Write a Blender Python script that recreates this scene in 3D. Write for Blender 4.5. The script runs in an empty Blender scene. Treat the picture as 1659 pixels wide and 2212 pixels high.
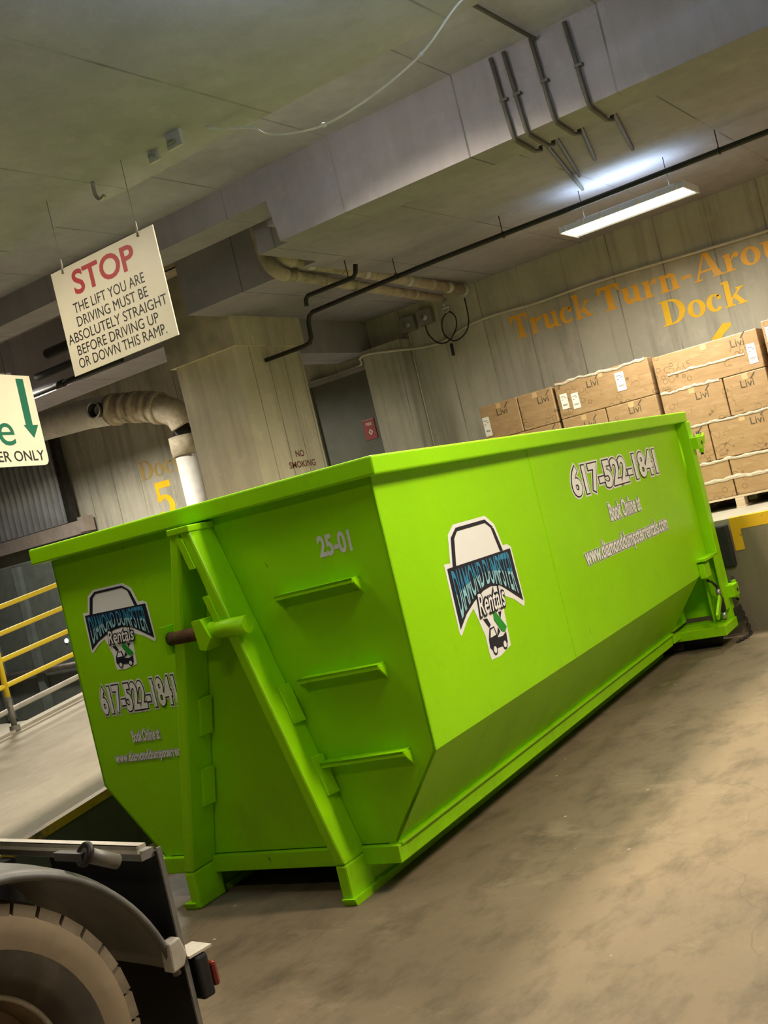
import bpy, bmesh, math, random
from mathutils import Vector, Matrix, Euler

random.seed(4)
PI = math.pi
SC = bpy.context.scene
COL = SC.collection

# ------------------------------------------------------------------ camera
YAW, PITCH, ROLL, FPX = math.radians(33.5306), 0.0056, -0.2361, 2367.45
CAM = Vector((-4.365, -2.924, 1.804))
cam_data = bpy.data.cameras.new('camera')
cam = bpy.data.objects.new('camera', cam_data)
COL.objects.link(cam)
cam_data.sensor_fit = 'VERTICAL'
cam_data.sensor_height = 24.0
cam_data.lens = FPX / 2212.0 * 24.0
cam_data.clip_start = 0.05
f = Vector((math.cos(YAW) * math.cos(PITCH), math.sin(YAW) * math.cos(PITCH), math.sin(PITCH)))
r = Vector((math.sin(YAW), -math.cos(YAW), 0))
u = r.cross(f)
r2 = math.cos(ROLL) * r + math.sin(ROLL) * u
u2 = -math.sin(ROLL) * r + math.cos(ROLL) * u
mw = Matrix((r2, u2, -f)).transposed().to_4x4()
mw.translation = CAM
cam.matrix_world = mw
SC.camera = cam

# ------------------------------------------------------------------ world, exposure
SC.view_settings.view_transform = 'Standard'
SC.view_settings.look = 'None'
SC.view_settings.exposure = 0.0
SC.view_settings.gamma = 1.0
SC.view_settings.use_curve_mapping = False
world = bpy.data.worlds.new('world')
SC.world = world
world.use_nodes = True
world.node_tree.nodes['Background'].inputs[0].default_value = (0.9, 0.95, 1.0, 1)
world.node_tree.nodes['Background'].inputs[1].default_value = 0.02

# lamp powers (watts of each ceiling fixture)
P_RECESS = 270     # fixture hidden above the beam, over the container
P_TOP = 2         # fixture just above the frame
P_TOP_UP = 95  # added cool uplight that brightens the slab over this fixture
P_RIGHT = 185      # fixture over the right-hand bay, out of frame
P_FAR_FILL = 95         # added unseen fixture, brightens the rear of the container side
P_DOCK = 152       # fixture seen on the right
P_RAMP = 480       # fixture in the left bay, out of frame
P_SIGN_FILL = 34        # added unseen fixture over the ramp foot, lights the STOP sign
P_TRUCK_FILL = 22        # added unseen fixture over the truck, lights mudguard and tyre
WARM = (1.0, 0.86, 0.64)
COOL = (0.66, 0.84, 1.0)

# ------------------------------------------------------------------ materials
MATS = {}


def nodes_of(name):
    m = bpy.data.materials.new(name)
    m.use_nodes = True
    nt = m.node_tree
    b = nt.nodes['Principled BSDF']
    return m, nt, b


def mixcol(nt, fac, a, b, blend='MIX'):
    n = nt.nodes.new('ShaderNodeMix')
    n.data_type = 'RGBA'
    n.blend_type = blend
    for sock, val in ((n.inputs[0], fac), (n.inputs[6], a), (n.inputs[7], b)):
        if isinstance(val, (int, float)):
            sock.default_value = val
        elif isinstance(val, tuple):
            sock.default_value = val if len(val) == 4 else val + (1,)
        else:
            nt.links.new(val, sock)
    return n.outputs[2]


def noise(nt, scale, detail=4, rough=.6, stretch=(1, 1, 1), coord='Object'):
    tc = nt.nodes.new('ShaderNodeTexCoord')
    mp = nt.nodes.new('ShaderNodeMapping')
    mp.inputs['Scale'].default_value = stretch
    nt.links.new(tc.outputs[coord], mp.inputs[0])
    n = nt.nodes.new('ShaderNodeTexNoise')
    n.inputs['Scale'].default_value = scale
    n.inputs['Detail'].default_value = detail
    n.inputs['Roughness'].default_value = rough
    nt.links.new(mp.outputs[0], n.inputs['Vector'])
    return n.outputs['Fac']


def ramp(nt, fac, p0, p1, c0=(0, 0, 0, 1), c1=(1, 1, 1, 1)):
    n = nt.nodes.new('ShaderNodeValToRGB')
    n.color_ramp.elements[0].position = p0
    n.color_ramp.elements[1].position = p1
    n.color_ramp.elements[0].color = c0
    n.color_ramp.elements[1].color = c1
    nt.links.new(fac, n.inputs[0])
    return n.outputs[0]


def math_n(nt, op, a, b=None, c=None):
    n = nt.nodes.new('ShaderNodeMath')
    n.operation = op
    for i, v in enumerate((a, b, c)):
        if v is None:
            continue
        if isinstance(v, (int, float)):
            n.inputs[i].default_value = v
        else:
            nt.links.new(v, n.inputs[i])
    return n.outputs[0]


def bump(nt, b, h, strength=.2, dist=.02):
    n = nt.nodes.new('ShaderNodeBump')
    n.inputs['Strength'].default_value = strength
    n.inputs['Distance'].default_value = dist
    nt.links.new(h, n.inputs['Height'])
    nt.links.new(n.outputs[0], b.inputs['Normal'])


def M(name, col, rough=.6, metal=0., var=.12, scale=6., dirt=None, dirt_amt=.0, bmp=0., spec=.5, stretch=(1, 1, 1)):
    """plain procedural surface: noise-varied colour, optional patches of a second (dirt) colour"""
    if name in MATS:
        return MATS[name]
    m, nt, b = nodes_of(name)
    n = noise(nt, scale, stretch=stretch)
    lo = tuple(c * (1 - var) for c in col)
    hi = tuple(min(1, c * (1 + var)) for c in col)
    c = mixcol(nt, ramp(nt, n, .3, .7), lo, hi)
    if dirt:
        n2 = noise(nt, scale * .7 + 1.3, 6, .65, stretch)
        c = mixcol(nt, math_n(nt, 'MULTIPLY', ramp(nt, n2, .5, .72), dirt_amt), c, dirt)
    nt.links.new(c, b.inputs['Base Color'])
    b.inputs['Roughness'].default_value = rough
    b.inputs['Metallic'].default_value = metal
    b.inputs['Specular IOR Level'].default_value = spec
    if bmp:
        bump(nt, b, noise(nt, scale * 8), bmp)
    MATS[name] = m
    return m


def emit(name, col, strength):
    m, nt, b = nodes_of(name)
    b.inputs['Base Color'].default_value = (.9, .9, .9, 1)
    b.inputs['Emission Color'].default_value = col + (1,)
    b.inputs['Emission Strength'].default_value = strength
    return m


def concrete(name, base, seam=0., streak=.25, axis='Y', stain=(.12, .11, .09), rough=.8, offset=0., white=0.):
    """cast concrete: blotches, vertical streaks, form-board seams every `seam` metres along `axis`"""
    m, nt, b = nodes_of(name)
    n1 = noise(nt, .7, 5)
    n2 = noise(nt, 5, 8, .7)
    st = (3.5, 3.5, .25)
    n3 = noise(nt, 1.6, 6, .65, st)
    c = mixcol(nt, ramp(nt, n1, .3, .7), tuple(x * .78 for x in base), tuple(x * 1.15 for x in base))
    c = mixcol(nt, math_n(nt, 'MULTIPLY', ramp(nt, n3, .45, .75), streak), c, stain)
    c = mixcol(nt, math_n(nt, 'MULTIPLY', ramp(nt, n2, .55, .75), .3), c, tuple(min(1, x * 1.5) for x in base))
    if white:
        n4 = noise(nt, 2.2, 7, .7, (2.5, 2.5, .5))
        c = mixcol(nt, math_n(nt, 'MULTIPLY', ramp(nt, n4, .55, .7), white), c, (.55, .53, .46))
    if seam:
        tc = nt.nodes.new('ShaderNodeTexCoord')
        sp = nt.nodes.new('ShaderNodeSeparateXYZ')
        nt.links.new(tc.outputs['Object'], sp.inputs[0])
        v = math_n(nt, 'MULTIPLY_ADD', sp.outputs[axis], 1 / seam, offset)
        fr = math_n(nt, 'FRACT', v)
        d = math_n(nt, 'ABSOLUTE', math_n(nt, 'SUBTRACT', fr, .5))
        line = math_n(nt, 'LESS_THAN', d, .008 / seam)
        line = math_n(nt, 'MULTIPLY', line, math_n(nt, 'MULTIPLY', ramp(nt, noise(nt, 1.1, 3), .35, .6), .75))
        c = mixcol(nt, line, c, tuple(x * .3 for x in base))
    nt.links.new(c, b.inputs['Base Color'])
    b.inputs['Roughness'].default_value = rough
    b.inputs['Specular IOR Level'].default_value = .25
    bump(nt, b, n2, .25, .02)
    MATS[name] = m
    return m


def floor_material():
    m, nt, b = nodes_of('garage_floor_concrete')
    base = (.225, .172, .11)
    n1 = noise(nt, .55, 6, .6)
    n2 = noise(nt, 2.3, 9, .7, (1, 1.7, 1))
    n3 = noise(nt, 14, 6, .7)
    c = mixcol(nt, ramp(nt, n1, .32, .7), tuple(x * .8 for x in base), tuple(x * 1.12 for x in base))
    c = mixcol(nt, math_n(nt, 'MULTIPLY', ramp(nt, n2, .48, .66), .7), c, (.095, .072, .045))
    c = mixcol(nt, math_n(nt, 'MULTIPLY', ramp(nt, noise(nt, 1.3, 8, .75, (1.6, 1, 1)), .56, .68), .5), c, (.36, .285, .19))
    c = mixcol(nt, math_n(nt, 'MULTIPLY', ramp(nt, n3, .5, .8), .3), c, tuple(x * .6 for x in base))
    # worn paint flecks and small chips
    vo = nt.nodes.new('ShaderNodeTexVoronoi')
    tc = nt.nodes.new('ShaderNodeTexCoord')
    nt.links.new(tc.outputs['Object'], vo.inputs['Vector'])
    vo.inputs['Scale'].default_value = 7
    fl = math_n(nt, 'MULTIPLY', math_n(nt, 'LESS_THAN', vo.outputs['Distance'], .07), ramp(nt, noise(nt, 3.1, 3), .56, .6))
    c = mixcol(nt, fl, c, (.6, .52, .38))
    # a few hairline cracks
    wv = nt.nodes.new('ShaderNodeTexVoronoi')
    wv.feature = 'DISTANCE_TO_EDGE'
    wv.inputs['Scale'].default_value = .33
    mp = nt.nodes.new('ShaderNodeMapping')
    nt.links.new(tc.outputs['Object'], mp.inputs[0])
    nn = nt.nodes.new('ShaderNodeTexNoise')
    nn.inputs['Scale'].default_value = 2.0
    nt.links.new(tc.outputs['Object'], nn.inputs['Vector'])
    va = nt.nodes.new('ShaderNodeVectorMath')
    va.operation = 'MULTIPLY_ADD'
    va.inputs[1].default_value = (.5, .5, .5)
    nt.links.new(nn.outputs['Color'], va.inputs[0])
    nt.links.new(mp.outputs[0], va.inputs[2])
    nt.links.new(va.outputs[0], wv.inputs['Vector'])
    cr = math_n(nt, 'MULTIPLY', math_n(nt, 'LESS_THAN', wv.outputs['Distance'], .0009), .35)
    c = mixcol(nt, cr, c, (.09, .075, .055))
    nt.links.new(c, b.inputs['Base Color'])
    rr = mixcol(nt, ramp(nt, n1, .3, .7), (.5, .5, .5), (.78, .78, .78))
    nt.links.new(rr, b.inputs['Roughness'])
    b.inputs['Specular IOR Level'].default_value = .35
    bump(nt, b, n2, .2, .02)
    return m


def lime_material():
    m, nt, b = nodes_of('lime_green_paint')
    base = (.27, .565, .004)
    n1 = noise(nt, 1.2, 5)
    n2 = noise(nt, 5.0, 8, .7, (1, 1, .5))
    c = mixcol(nt, ramp(nt, n1, .3, .7), (.30, .70, .001), (.34, .78, .001))
    c = mixcol(nt, math_n(nt, 'MULTIPLY', ramp(nt, n2, .58, .78), .35), c, (.19, .38, .006))
    # scuffs and small bare spots
    n3 = noise(nt, 17, 5, .6, (1, 1, .35))
    c = mixcol(nt, math_n(nt, 'MULTIPLY', ramp(nt, n3, .715, .74), .8), c, (.05, .06, .015))
    # grime towards the foot of the box, where it is dragged over the ground
    tc = nt.nodes.new('ShaderNodeTexCoord')
    sp = nt.nodes.new('ShaderNodeSeparateXYZ')
    nt.links.new(tc.outputs['Object'], sp.inputs[0])
    low = ramp(nt, sp.outputs['Z'], .15, .75, (1, 1, 1, 1), (0, 0, 0, 1))
    gr = math_n(nt, 'MULTIPLY', math_n(nt, 'MULTIPLY', low, ramp(nt, noise(nt, 3, 8, .75), .45, .7)), .3)
    c = mixcol(nt, gr, c, (.13, .155, .02))
    nt.links.new(c, b.inputs['Base Color'])
    b.inputs['Roughness'].default_value = .42
    b.inputs['Specular IOR Level'].default_value = .22
    bump(nt, b, noise(nt, 2.0, 2), .08, .05)
    return m


def worn_yellow(name, base, under, p0=.55, p1=.62):
    m, nt, b = nodes_of(name)
    n = noise(nt, 6, 8, .7)
    c = mixcol(nt, ramp(nt, n, p0, p1), base, under)
    nt.links.new(c, b.inputs['Base Color'])
    b.inputs['Roughness'].default_value = .55
    return m


# ------------------------------------------------------------------ mesh helpers
class MB:
    def __init__(self):
        self.bm = bmesh.new()

    def poly(self, pts):
        vs = [self.bm.verts.new(p) for p in pts]
        try:
            return self.bm.faces.new(vs)
        except ValueError:
            return None

    def box(self, lo, hi, mtx=None):
        x0, y0, z0 = lo
        x1, y1, z1 = hi
        P = [Vector(p) for p in ((x0, y0, z0), (x1, y0, z0), (x1, y1, z0), (x0, y1, z0), (x0, y0, z1), (x1, y0, z1), (x1, y1, z1), (x0, y1, z1))]
        if mtx:
            P = [mtx @ p for p in P]
        v = [self.bm.verts.new(p) for p in P]
        for q in ((0, 3, 2, 1), (4, 5, 6, 7), (0, 1, 5, 4), (1, 2, 6, 5), (2, 3, 7, 6), (3, 0, 4, 7)):
            self.bm.faces.new([v[i] for i in q])
        return self

    def bar(self, a, b, w, h, up=(0, 0, 1)):
        """rectangular bar from a to b; w across, h along 'up'"""
        a, b = Vector(a), Vector(b)
        d = b - a
        L = d.length
        d.normalize()
        upv = Vector(up)
        s = d.cross(upv).normalized()
        t = s.cross(d).normalized()
        m = Matrix((d, s, t)).transposed().to_4x4()
        m.translation = a
        return self.box((0, -w / 2, -h / 2), (L, w / 2, h / 2), m)

    def prism(self, pts, vec):
        """closed polygon (3-D points) extruded along vec"""
        vec = Vector(vec)
        a = [self.bm.verts.new(Vector(p)) for p in pts]
        c = [self.bm.verts.new(Vector(p) + vec) for p in pts]
        n = len(pts)
        self.bm.faces.new(list(reversed(a)))
        self.bm.faces.new(c)
        for i in range(n):
            self.bm.faces.new((a[i], a[(i + 1) % n], c[(i + 1) % n], c[i]))
        return self

    def tube(self, path, rad, seg=10, caps=True, closed=False):
        P = [Vector(p) for p in path]
        n = len(P)
        rings = []
        nrm = None
        for i in range(n):
            if closed:
                d = (P[(i + 1) % n] - P[i - 1]).normalized()
            else:
                d = (P[min(i + 1, n - 1)] - P[max(i - 1, 0)]).normalized()
            if nrm is None:
                a = Vector((0, 0, 1)) if abs(d.z) < .9 else Vector((1, 0, 0))
                nrm = d.cross(a).normalized()
            else:
                nrm = (nrm - d * nrm.dot(d)).normalized()
            bi = d.cross(nrm)
            rr = rad[i] if isinstance(rad, (list, tuple)) else rad
            rings.append([self.bm.verts.new(P[i] + (nrm * math.cos(2 * PI * k / seg) + bi * math.sin(2 * PI * k / seg)) * rr) for k in range(seg)])
        for i in range(n if closed else n - 1):
            A, B = rings[i], rings[(i + 1) % n]
            for k in range(seg):
                fc = self.bm.faces.new((A[k], A[(k + 1) % seg], B[(k + 1) % seg], B[k]))
                fc.smooth = True
        if caps and not closed:
            self.bm.faces.new(list(reversed(rings[0])))
            self.bm.faces.new(rings[-1])
        return self

    def lathe(self, prof, origin, axis, seg=48, a0=0., a1=2 * PI):
        """prof: (radius, along-axis) points revolved about axis through origin"""
        ax = Vector(axis).normalized()
        e1 = ax.orthogonal().normalized()
        e2 = ax.cross(e1)
        o = Vector(origin)
        full = abs(a1 - a0 - 2 * PI) < 1e-6
        cnt = seg if full else seg + 1
        rings = []
        for k in range(cnt):
            a = a0 + (a1 - a0) * k / seg
            dr = e1 * math.cos(a) + e2 * math.sin(a)
            rings.append([self.bm.verts.new(o + dr * p[0] + ax * p[1]) for p in prof])
        for k in range(seg):
            A, B = rings[k], rings[(k + 1) % cnt]
            for i in range(len(prof) - 1):
                fc = self.bm.faces.new((A[i], A[i + 1], B[i + 1], B[i]))
                fc.smooth = True
        return self

    def torus(self, c, axis, R, rr, seg=20, s2=8):
        ax = Vector(axis).normalized()
        e1 = ax.orthogonal().normalized()
        e2 = ax.cross(e1)
        c = Vector(c)
        return self.tube([c + (e1 * math.cos(2 * PI * k / seg) + e2 * math.sin(2 * PI * k / seg)) * R for k in range(seg)], rr, s2, closed=True)


def obj(name, mb, mat, parent=None, bevel=0., loc=None, recalc=True):
    me = bpy.data.meshes.new(name)
    if recalc:
        bmesh.ops.recalc_face_normals(mb.bm, faces=mb.bm.faces)
    mb.bm.to_mesh(me)
    mb.bm.free()
    for m in (mat if isinstance(mat, (list, tuple)) else [mat]):
        me.materials.append(m)
    o = bpy.data.objects.new(name, me)
    COL.objects.link(o)
    if parent:
        o.parent = parent
    if loc:
        o.location = loc
    if bevel:
        md = o.modifiers.new('bevel', 'BEVEL')
        md.width = bevel
        md.segments = 2
        md.limit_method = 'ANGLE'
        md.angle_limit = .6
    return o


def tag(o, label=None, cat=None, group=None, kind=None):
    if label:
        o['label'] = label
    if cat:
        o['category'] = cat
    if group:
        o['group'] = group
    if kind:
        o['kind'] = kind
    return o


def thing(name, label, cat, loc=(0, 0, 0), rotz=0., group=None):
    o = bpy.data.objects.new(name, None)
    COL.objects.link(o)
    o.location = loc
    o.rotation_euler = (0, 0, rotz)
    return tag(o, label, cat, group)


def struct(name, mb, mat, bevel=0.):
    return tag(obj(name, mb, mat, None, bevel), kind='structure')


def smooth_path(P, n=8):
    """Catmull-Rom through the points"""
    P = [Vector(p) for p in P]
    out = []
    for i in range(len(P) - 1):
        p0, p1, p2, p3 = P[max(i - 1, 0)], P[i], P[i + 1], P[min(i + 2, len(P) - 1)]
        for k in range(n):
            t = k / n
            out.append(.5 * ((2 * p1) + (p2 - p0) * t + (2 * p0 - 5 * p1 + 4 * p2 - p3) * t * t + (3 * p1 - p0 - 3 * p2 + p3) * t ** 3))
    out.append(P[-1])
    return out


# flat lettering ----------------------------------------------------
def text_mesh(body, offset=0., shear=0., res=4):
    cu = bpy.data.curves.new('lettering', 'FONT')
    cu.body = body
    cu.size = 1
    cu.offset = offset
    cu.shear = shear
    cu.resolution_u = res
    o = bpy.data.objects.new('lettering', cu)
    COL.objects.link(o)
    dg = bpy.context.evaluated_depsgraph_get()
    me = o.evaluated_get(dg).to_mesh()
    V = [tuple(v.co[:2]) for v in me.vertices]
    Fc = [tuple(p.vertices) for p in me.polygons]
    o.evaluated_get(dg).to_mesh_clear()
    bpy.data.objects.remove(o)
    bpy.data.curves.remove(cu)
    return V, Fc


class Plane:
    """a flat surface carrying lettering: origin, reading direction, up, outward normal"""
    def __init__(self, o, x, y):
        self.o, self.x, self.y = Vector(o), Vector(x), Vector(y)
        self.n = self.x.cross(self.y)

    def p(self, a, b, h=0.):
        return self.o + self.x * a + self.y * b + self.n * h


def letters(mb, pl, body, a0, a1, b0, b1, h=.002, offset=0., bold=0., warp=None, shear=0.):
    """text fitted into the box [a0,a1]x[b0,b1] (cap height b0..b1 of plain glyphs) on plane pl"""
    V0, _ = text_mesh(body, bold, shear)
    if body.isupper() or any(ch.isdigit() for ch in body):
        ref = V0
    else:
        ref = [v for v in V0]
    xs = [v[0] for v in ref]
    ys = [v[1] for v in ref]
    x0, x1, y0, y1 = min(xs), max(xs), min(ys), max(ys)
    V, Fc = text_mesh(body, bold + offset, shear)
    out = []
    for (x, y) in V:
        s, t = (x - x0) / (x1 - x0), (y - y0) / (y1 - y0)
        if warp:
            a, b = warp(s, t)
        else:
            a, b = a0 + s * (a1 - a0), b0 + t * (b1 - b0)
        out.append(mb.bm.verts.new(pl.p(a, b, h)))
    for fc in Fc:
        try:
            mb.bm.faces.new([out[i] for i in fc])
        except ValueError:
            pass
    return mb


def flat(mb, pl, pts, h=.002):
    mb.poly([pl.p(a, b, h) for a, b in pts])
    return mb


def oval(mb, pl, ca, cb, ra, rb, h=.002, n=20, hole=0.):
    if not hole:
        return flat(mb, pl, [(ca + ra * math.cos(2 * PI * k / n), cb + rb * math.sin(2 * PI * k / n)) for k in range(n)], h)
    for k in range(n):
        a, b = 2 * PI * k / n, 2 * PI * (k + 1) / n
        flat(mb, pl, [(ca + ra * math.cos(a), cb + rb * math.sin(a)), (ca + ra * math.cos(b), cb + rb * math.sin(b)),
                      (ca + ra * hole * math.cos(b), cb + rb * hole * math.sin(b)), (ca + ra * hole * math.cos(a), cb + rb * hole * math.sin(a))], h)
    return mb


def grow(pts, d):
    """outline moved outward by d (simple vertex-normal offset)"""
    n = len(pts)
    area = sum(pts[i][0] * pts[(i + 1) % n][1] - pts[(i + 1) % n][0] * pts[i][1] for i in range(n))
    sg = 1 if area > 0 else -1
    out = []
    for i in range(n):
        p, q, s = Vector(pts[i - 1]), Vector(pts[i]), Vector(pts[(i + 1) % n])
        e1, e2 = (q - p).normalized(), (s - q).normalized()
        n1, n2 = Vector((e1.y, -e1.x)) * sg, Vector((e2.y, -e2.x)) * sg
        nn = n1 + n2
        nn = nn.normalized() if nn.length > 1e-6 else n1
        k = d / max(.5, nn.dot(n1))
        out.append(tuple(q + nn * k))
    return out


# serif capitals and small letters for the painted wall signs (units: cap height = 1)
def arc(cx, cy, rx, ry, a0, a1, t0, t1, n=14):
    """thick arc band as quads; thickness t0 at the top/bottom, t1 at the sides"""
    out = []
    for k in range(n):
        q = []
        for (a, s) in ((k, 1), (k + 1, 1), (k + 1, -1), (k, -1)):
            an = math.radians(a0 + (a1 - a0) * a / n)
            c, d = math.cos(an), math.sin(an)
            if s > 0:
                q.append((cx + rx * c, cy + ry * d))
            else:
                q.append((cx + (rx - t1) * c, cy + (ry - t0) * d))
        out.append(q)
    return out


def rect(x0, y0, x1, y1):
    return [(x0, y0), (x1, y0), (x1, y1), (x0, y1)]


SERIF = {
    'T': (.80, [rect(.30, 0, .52, 1), rect(.20, 0, .62, .06), rect(.02, .88, .80, 1), [(.02, .70), (.09, .70), (.16, .9), (.02, .9)], [(.73, .70), (.80, .70), (.80, .9), (.66, .9)]]),
    'r': (.56, [rect(.10, 0, .28, .66), rect(.02, 0, .38, .055), [(.02, .60), (.10, .58), (.28, .68), (.10, .68)], [(.26, .40), (.36, .60), (.50, .69), (.55, .62), (.53, .48), (.42, .46), (.40, .52), (.30, .40)]]),
    'u': (.74, [rect(.10, .18, .28, .67), rect(.02, .61, .2, .67), rect(.46, .06, .64, .67), rect(.38, .61, .5, .67), rect(.6, 0, .74, .06), rect(.5, 0, .64, .1)] + arc(.30, .22, .20, .23, 180, 345, .13, .18)),
    'n': (.74, [rect(.10, 0, .28, .66), rect(.02, 0, .36, .055), [(.02, .60), (.12, .58), (.28, .68), (.10, .68)], rect(.46, 0, .64, .46), rect(.40, 0, .72, .055)] + arc(.43, .44, .21, .24, 0, 150, .14, .18)),
    'c': (.60, arc(.31, .33, .29, .35, 45, 320, .09, .19) + [[(.40, .42), (.54, .42), (.55, .58), (.42, .6)]]),
    'k': (.74, [rect(.10, 0, .28, 1), rect(.02, 0, .36, .055), [(.0, .93), (.1, .93), (.28, 1.03), (.05, 1.0)], [(.26, .30), (.54, .62), (.66, .62), (.26, .2)], rect(.46, .61, .74, .67), [(.33, .34), (.45, .44), (.70, .04), (.52, .04)], rect(.44, 0, .76, .055)]),
    'o': (.66, arc(.33, .33, .31, .35, 0, 360, .08, .19, 24)),
    '-': (.42, [rect(.05, .26, .37, .40)]),
    'A': (.98, [[(.08, .03), (.16, .03), (.50, 1.0), (.44, 1.0)], [(.44, 1.0), (.60, 1.0), (.92, .03), (.68, .03)], rect(.24, .28, .70, .36), rect(0, 0, .28, .055), rect(.60, 0, .99, .055)]),
    'd': (.70, arc(.30, .33, .28, .35, 0, 360, .08, .17, 22) + [rect(.44, 0, .62, 1), rect(.36, .94, .5, 1), rect(.56, 0, .7, .06)]),
    'D': (.90, [rect(.10, 0, .32, 1), rect(.0, 0, .4, .06), rect(.0, .94, .4, 1)] + arc(.38, .50, .48, .50, -90, 90, .08, .22, 18)),
    '5': (.68, [[(.10, .46), (.22, .46), (.22, 1), (.10, 1)], rect(.10, .82, .64, 1)] + arc(.32, .31, .34, .33, -150, 140, .12, .20, 18)),
    '6': (.72, arc(.36, .30, .34, .31, 0, 360, .1, .2, 22) + [[(.03, .32), (.06, .55), (.20, .80), (.46, 1.02), (.60, 1.0), (.60, .94), (.42, .82), (.28, .60), (.22, .40)]]),
}


def serif_word(mb, pl, word, a0, b0, cap, width=None, h=.003):
    tot = sum(SERIF[ch][0] if ch != ' ' else .4 for ch in word)
    k = (width / tot) if width else cap
    a = a0
    i = 0
    for ch in word:
        if ch == ' ':
            a += .4 * k
            continue
        w, parts = SERIF[ch]
        for q in parts:
            i += 1
            flat(mb, pl, [(a + x * k, b0 + y * cap) for x, y in q], h + (i % 7) * .00012)
        a += w * k
    return mb


# ------------------------------------------------------------------ shared materials
CONC_WALL = concrete('wall_concrete', (.50, .475, .375), seam=.6, streak=.55, axis='Y', white=.35)
CONC_BEAM = concrete('pale_beam_concrete', (.46, .46, .53), seam=1.2, streak=.2, axis='Y')
CONC_SLAB = concrete('ceiling_concrete', (.34, .325, .36), seam=1.2, streak=.2, axis='Y')
CONC_COL = concrete('column_concrete', (.68, .62, .45), seam=.31, streak=.35, axis='X', offset=.2)
CONC_DOCK = concrete('dock_concrete', (.40, .37, .30), streak=.2)
CONC_RAMP = concrete('ramp_concrete', (.46, .42, .35), streak=.25, stain=(.2, .17, .13))
CONC_DARK = concrete('rear_wall_concrete', (.22, .22, .19), streak=.3)
FLOOR = floor_material()
LIME = lime_material()
WHITE = M('white_vinyl', (.93, .95, .96), .45, var=.02)
NAVY = M('navy_vinyl', (.012, .014, .03), .45, var=.05)
BLACK_INK = M('black_ink', (.015, .014, .014), .5, var=.05)
STEEL = M('galvanised_steel', (.45, .45, .44), .4, .8, var=.2, scale=9)
DARKSTEEL = M('dark_steel', (.05, .045, .04), .5, .6, var=.3, scale=9)
RUST = M('rusty_steel', (.10, .045, .018), .85, .2, var=.5, scale=14, dirt=(.13, .16, .02), dirt_amt=.6, bmp=.3)
BLACK_RUBBER = M('black_rubber', (.012, .012, .012), .7, var=.3)
BLACKPIPE = M('black_iron_pipe', (.022, .022, .018), .6, .2, var=.3)
YELLOW = worn_yellow('yellow_railing_paint', (.80, .58, .02), (.70, .62, .18), .5, .8)
YELLOW_WORN = worn_yellow('worn_yellow_paint', (.72, .42, .008), (.16, .11, .04), .6, .66)
YELLOW_SHADED = worn_yellow('shaded_worn_yellow_paint', (.30, .19, .01), (.08, .06, .03), .48, .6)  # worn yellow, its colour darkened for the shadow on the ramp edge
WALLPAINT = worn_yellow('yellow_wall_paint', (.95, .46, .02), (.75, .50, .22), .54, .66)
WALLPAINT_FADED = worn_yellow('faded_yellow_wall_paint', (.50, .34, .10), (.30, .27, .2), .5, .62)
YELLOWBRIGHT = M('bright_yellow_wall_paint', (.98, .56, .01), .6, var=.1)
PIPEWRAP = M('pipe_insulation_wrap', (.46, .40, .29), .75, var=.25, scale=8, dirt=(.22, .18, .11), dirt_amt=.6)
PIPEWHITE = M('white_pipe_jacket', (.62, .60, .55), .5, var=.15, scale=4, dirt=(.3, .27, .22), dirt_amt=.5)
GREYPAINT = M('grey_painted_metal', (.28, .27, .25), .55, .2, var=.15)
CARD = M('brown_cardboard', (.37, .235, .117), .45, var=.12, scale=5, dirt=(.45, .32, .19), dirt_amt=.45, stretch=(1, 1, 4))
m_, nt_, b_ = nodes_of('printed_cardboard')
_n = noise(nt_, 5, 4, .6, (1, 1, 4))
_c = mixcol(nt_, ramp(nt_, _n, .3, .7), (.33, .21, .105), (.41, .26, .13))
_c = mixcol(nt_, math_n(nt_, 'MULTIPLY', ramp(nt_, noise(nt_, 4.8, 6, .65, (1, 1, 4)), .5, .72), .45), _c, (.46, .33, .20))
_v = nt_.nodes.new('ShaderNodeTexVoronoi')
_t = nt_.nodes.new('ShaderNodeTexCoord')
_p = nt_.nodes.new('ShaderNodeMapping')
_p.inputs['Scale'].default_value = (.0, 1, 1)
_oi = nt_.nodes.new('ShaderNodeObjectInfo')
nt_.links.new(_t.outputs['Object'], _p.inputs[0])
nt_.links.new(_oi.outputs['Location'], _p.inputs['Location'])
nt_.links.new(_p.outputs[0], _v.inputs['Vector'])
_v.inputs['Scale'].default_value = 13
_ring = math_n(nt_, 'MULTIPLY', math_n(nt_, 'GREATER_THAN', _v.outputs['Distance'], .36), math_n(nt_, 'LESS_THAN', _v.outputs['Distance'], .43))
_mask = ramp(nt_, noise(nt_, 3.2, 1), .50, .54)
_c = mixcol(nt_, math_n(nt_, 'MULTIPLY', math_n(nt_, 'MULTIPLY', _ring, _mask), .8), _c, (.16, .10, .05))
nt_.links.new(_c, b_.inputs['Base Color'])
b_.inputs['Roughness'].default_value = .42
bump(nt_, b_, noise(nt_, 9, 5, .6, (1, 1, 3)), .15, .02)
CARD = m_
CARDINK = M('grey_brown_print', (.10, .075, .045), .6, var=.1)
CARDINK_PALE = M('pale_brown_print', (.30, .19, .09), .6, var=.1)
FILM = M('stretch_film', (.62, .54, .42), .2, var=.3, scale=18, stretch=(1, 1, 5), bmp=.5)
PAPER = M('white_label_paper', (.82, .80, .74), .6, var=.05)
WOOD = M('pallet_wood', (.62, .50, .35), .8, var=.25, scale=9, stretch=(1, .2, 4))
SIGNWHITE = M('sign_white', (.74, .69, .56), .45, var=.08, scale=2)
SIGNRED = M('sign_red', (.42, .035, .045), .5, var=.08)
SIGNGREEN = M('sign_green', (.004, .13, .075), .5, var=.08)
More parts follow.
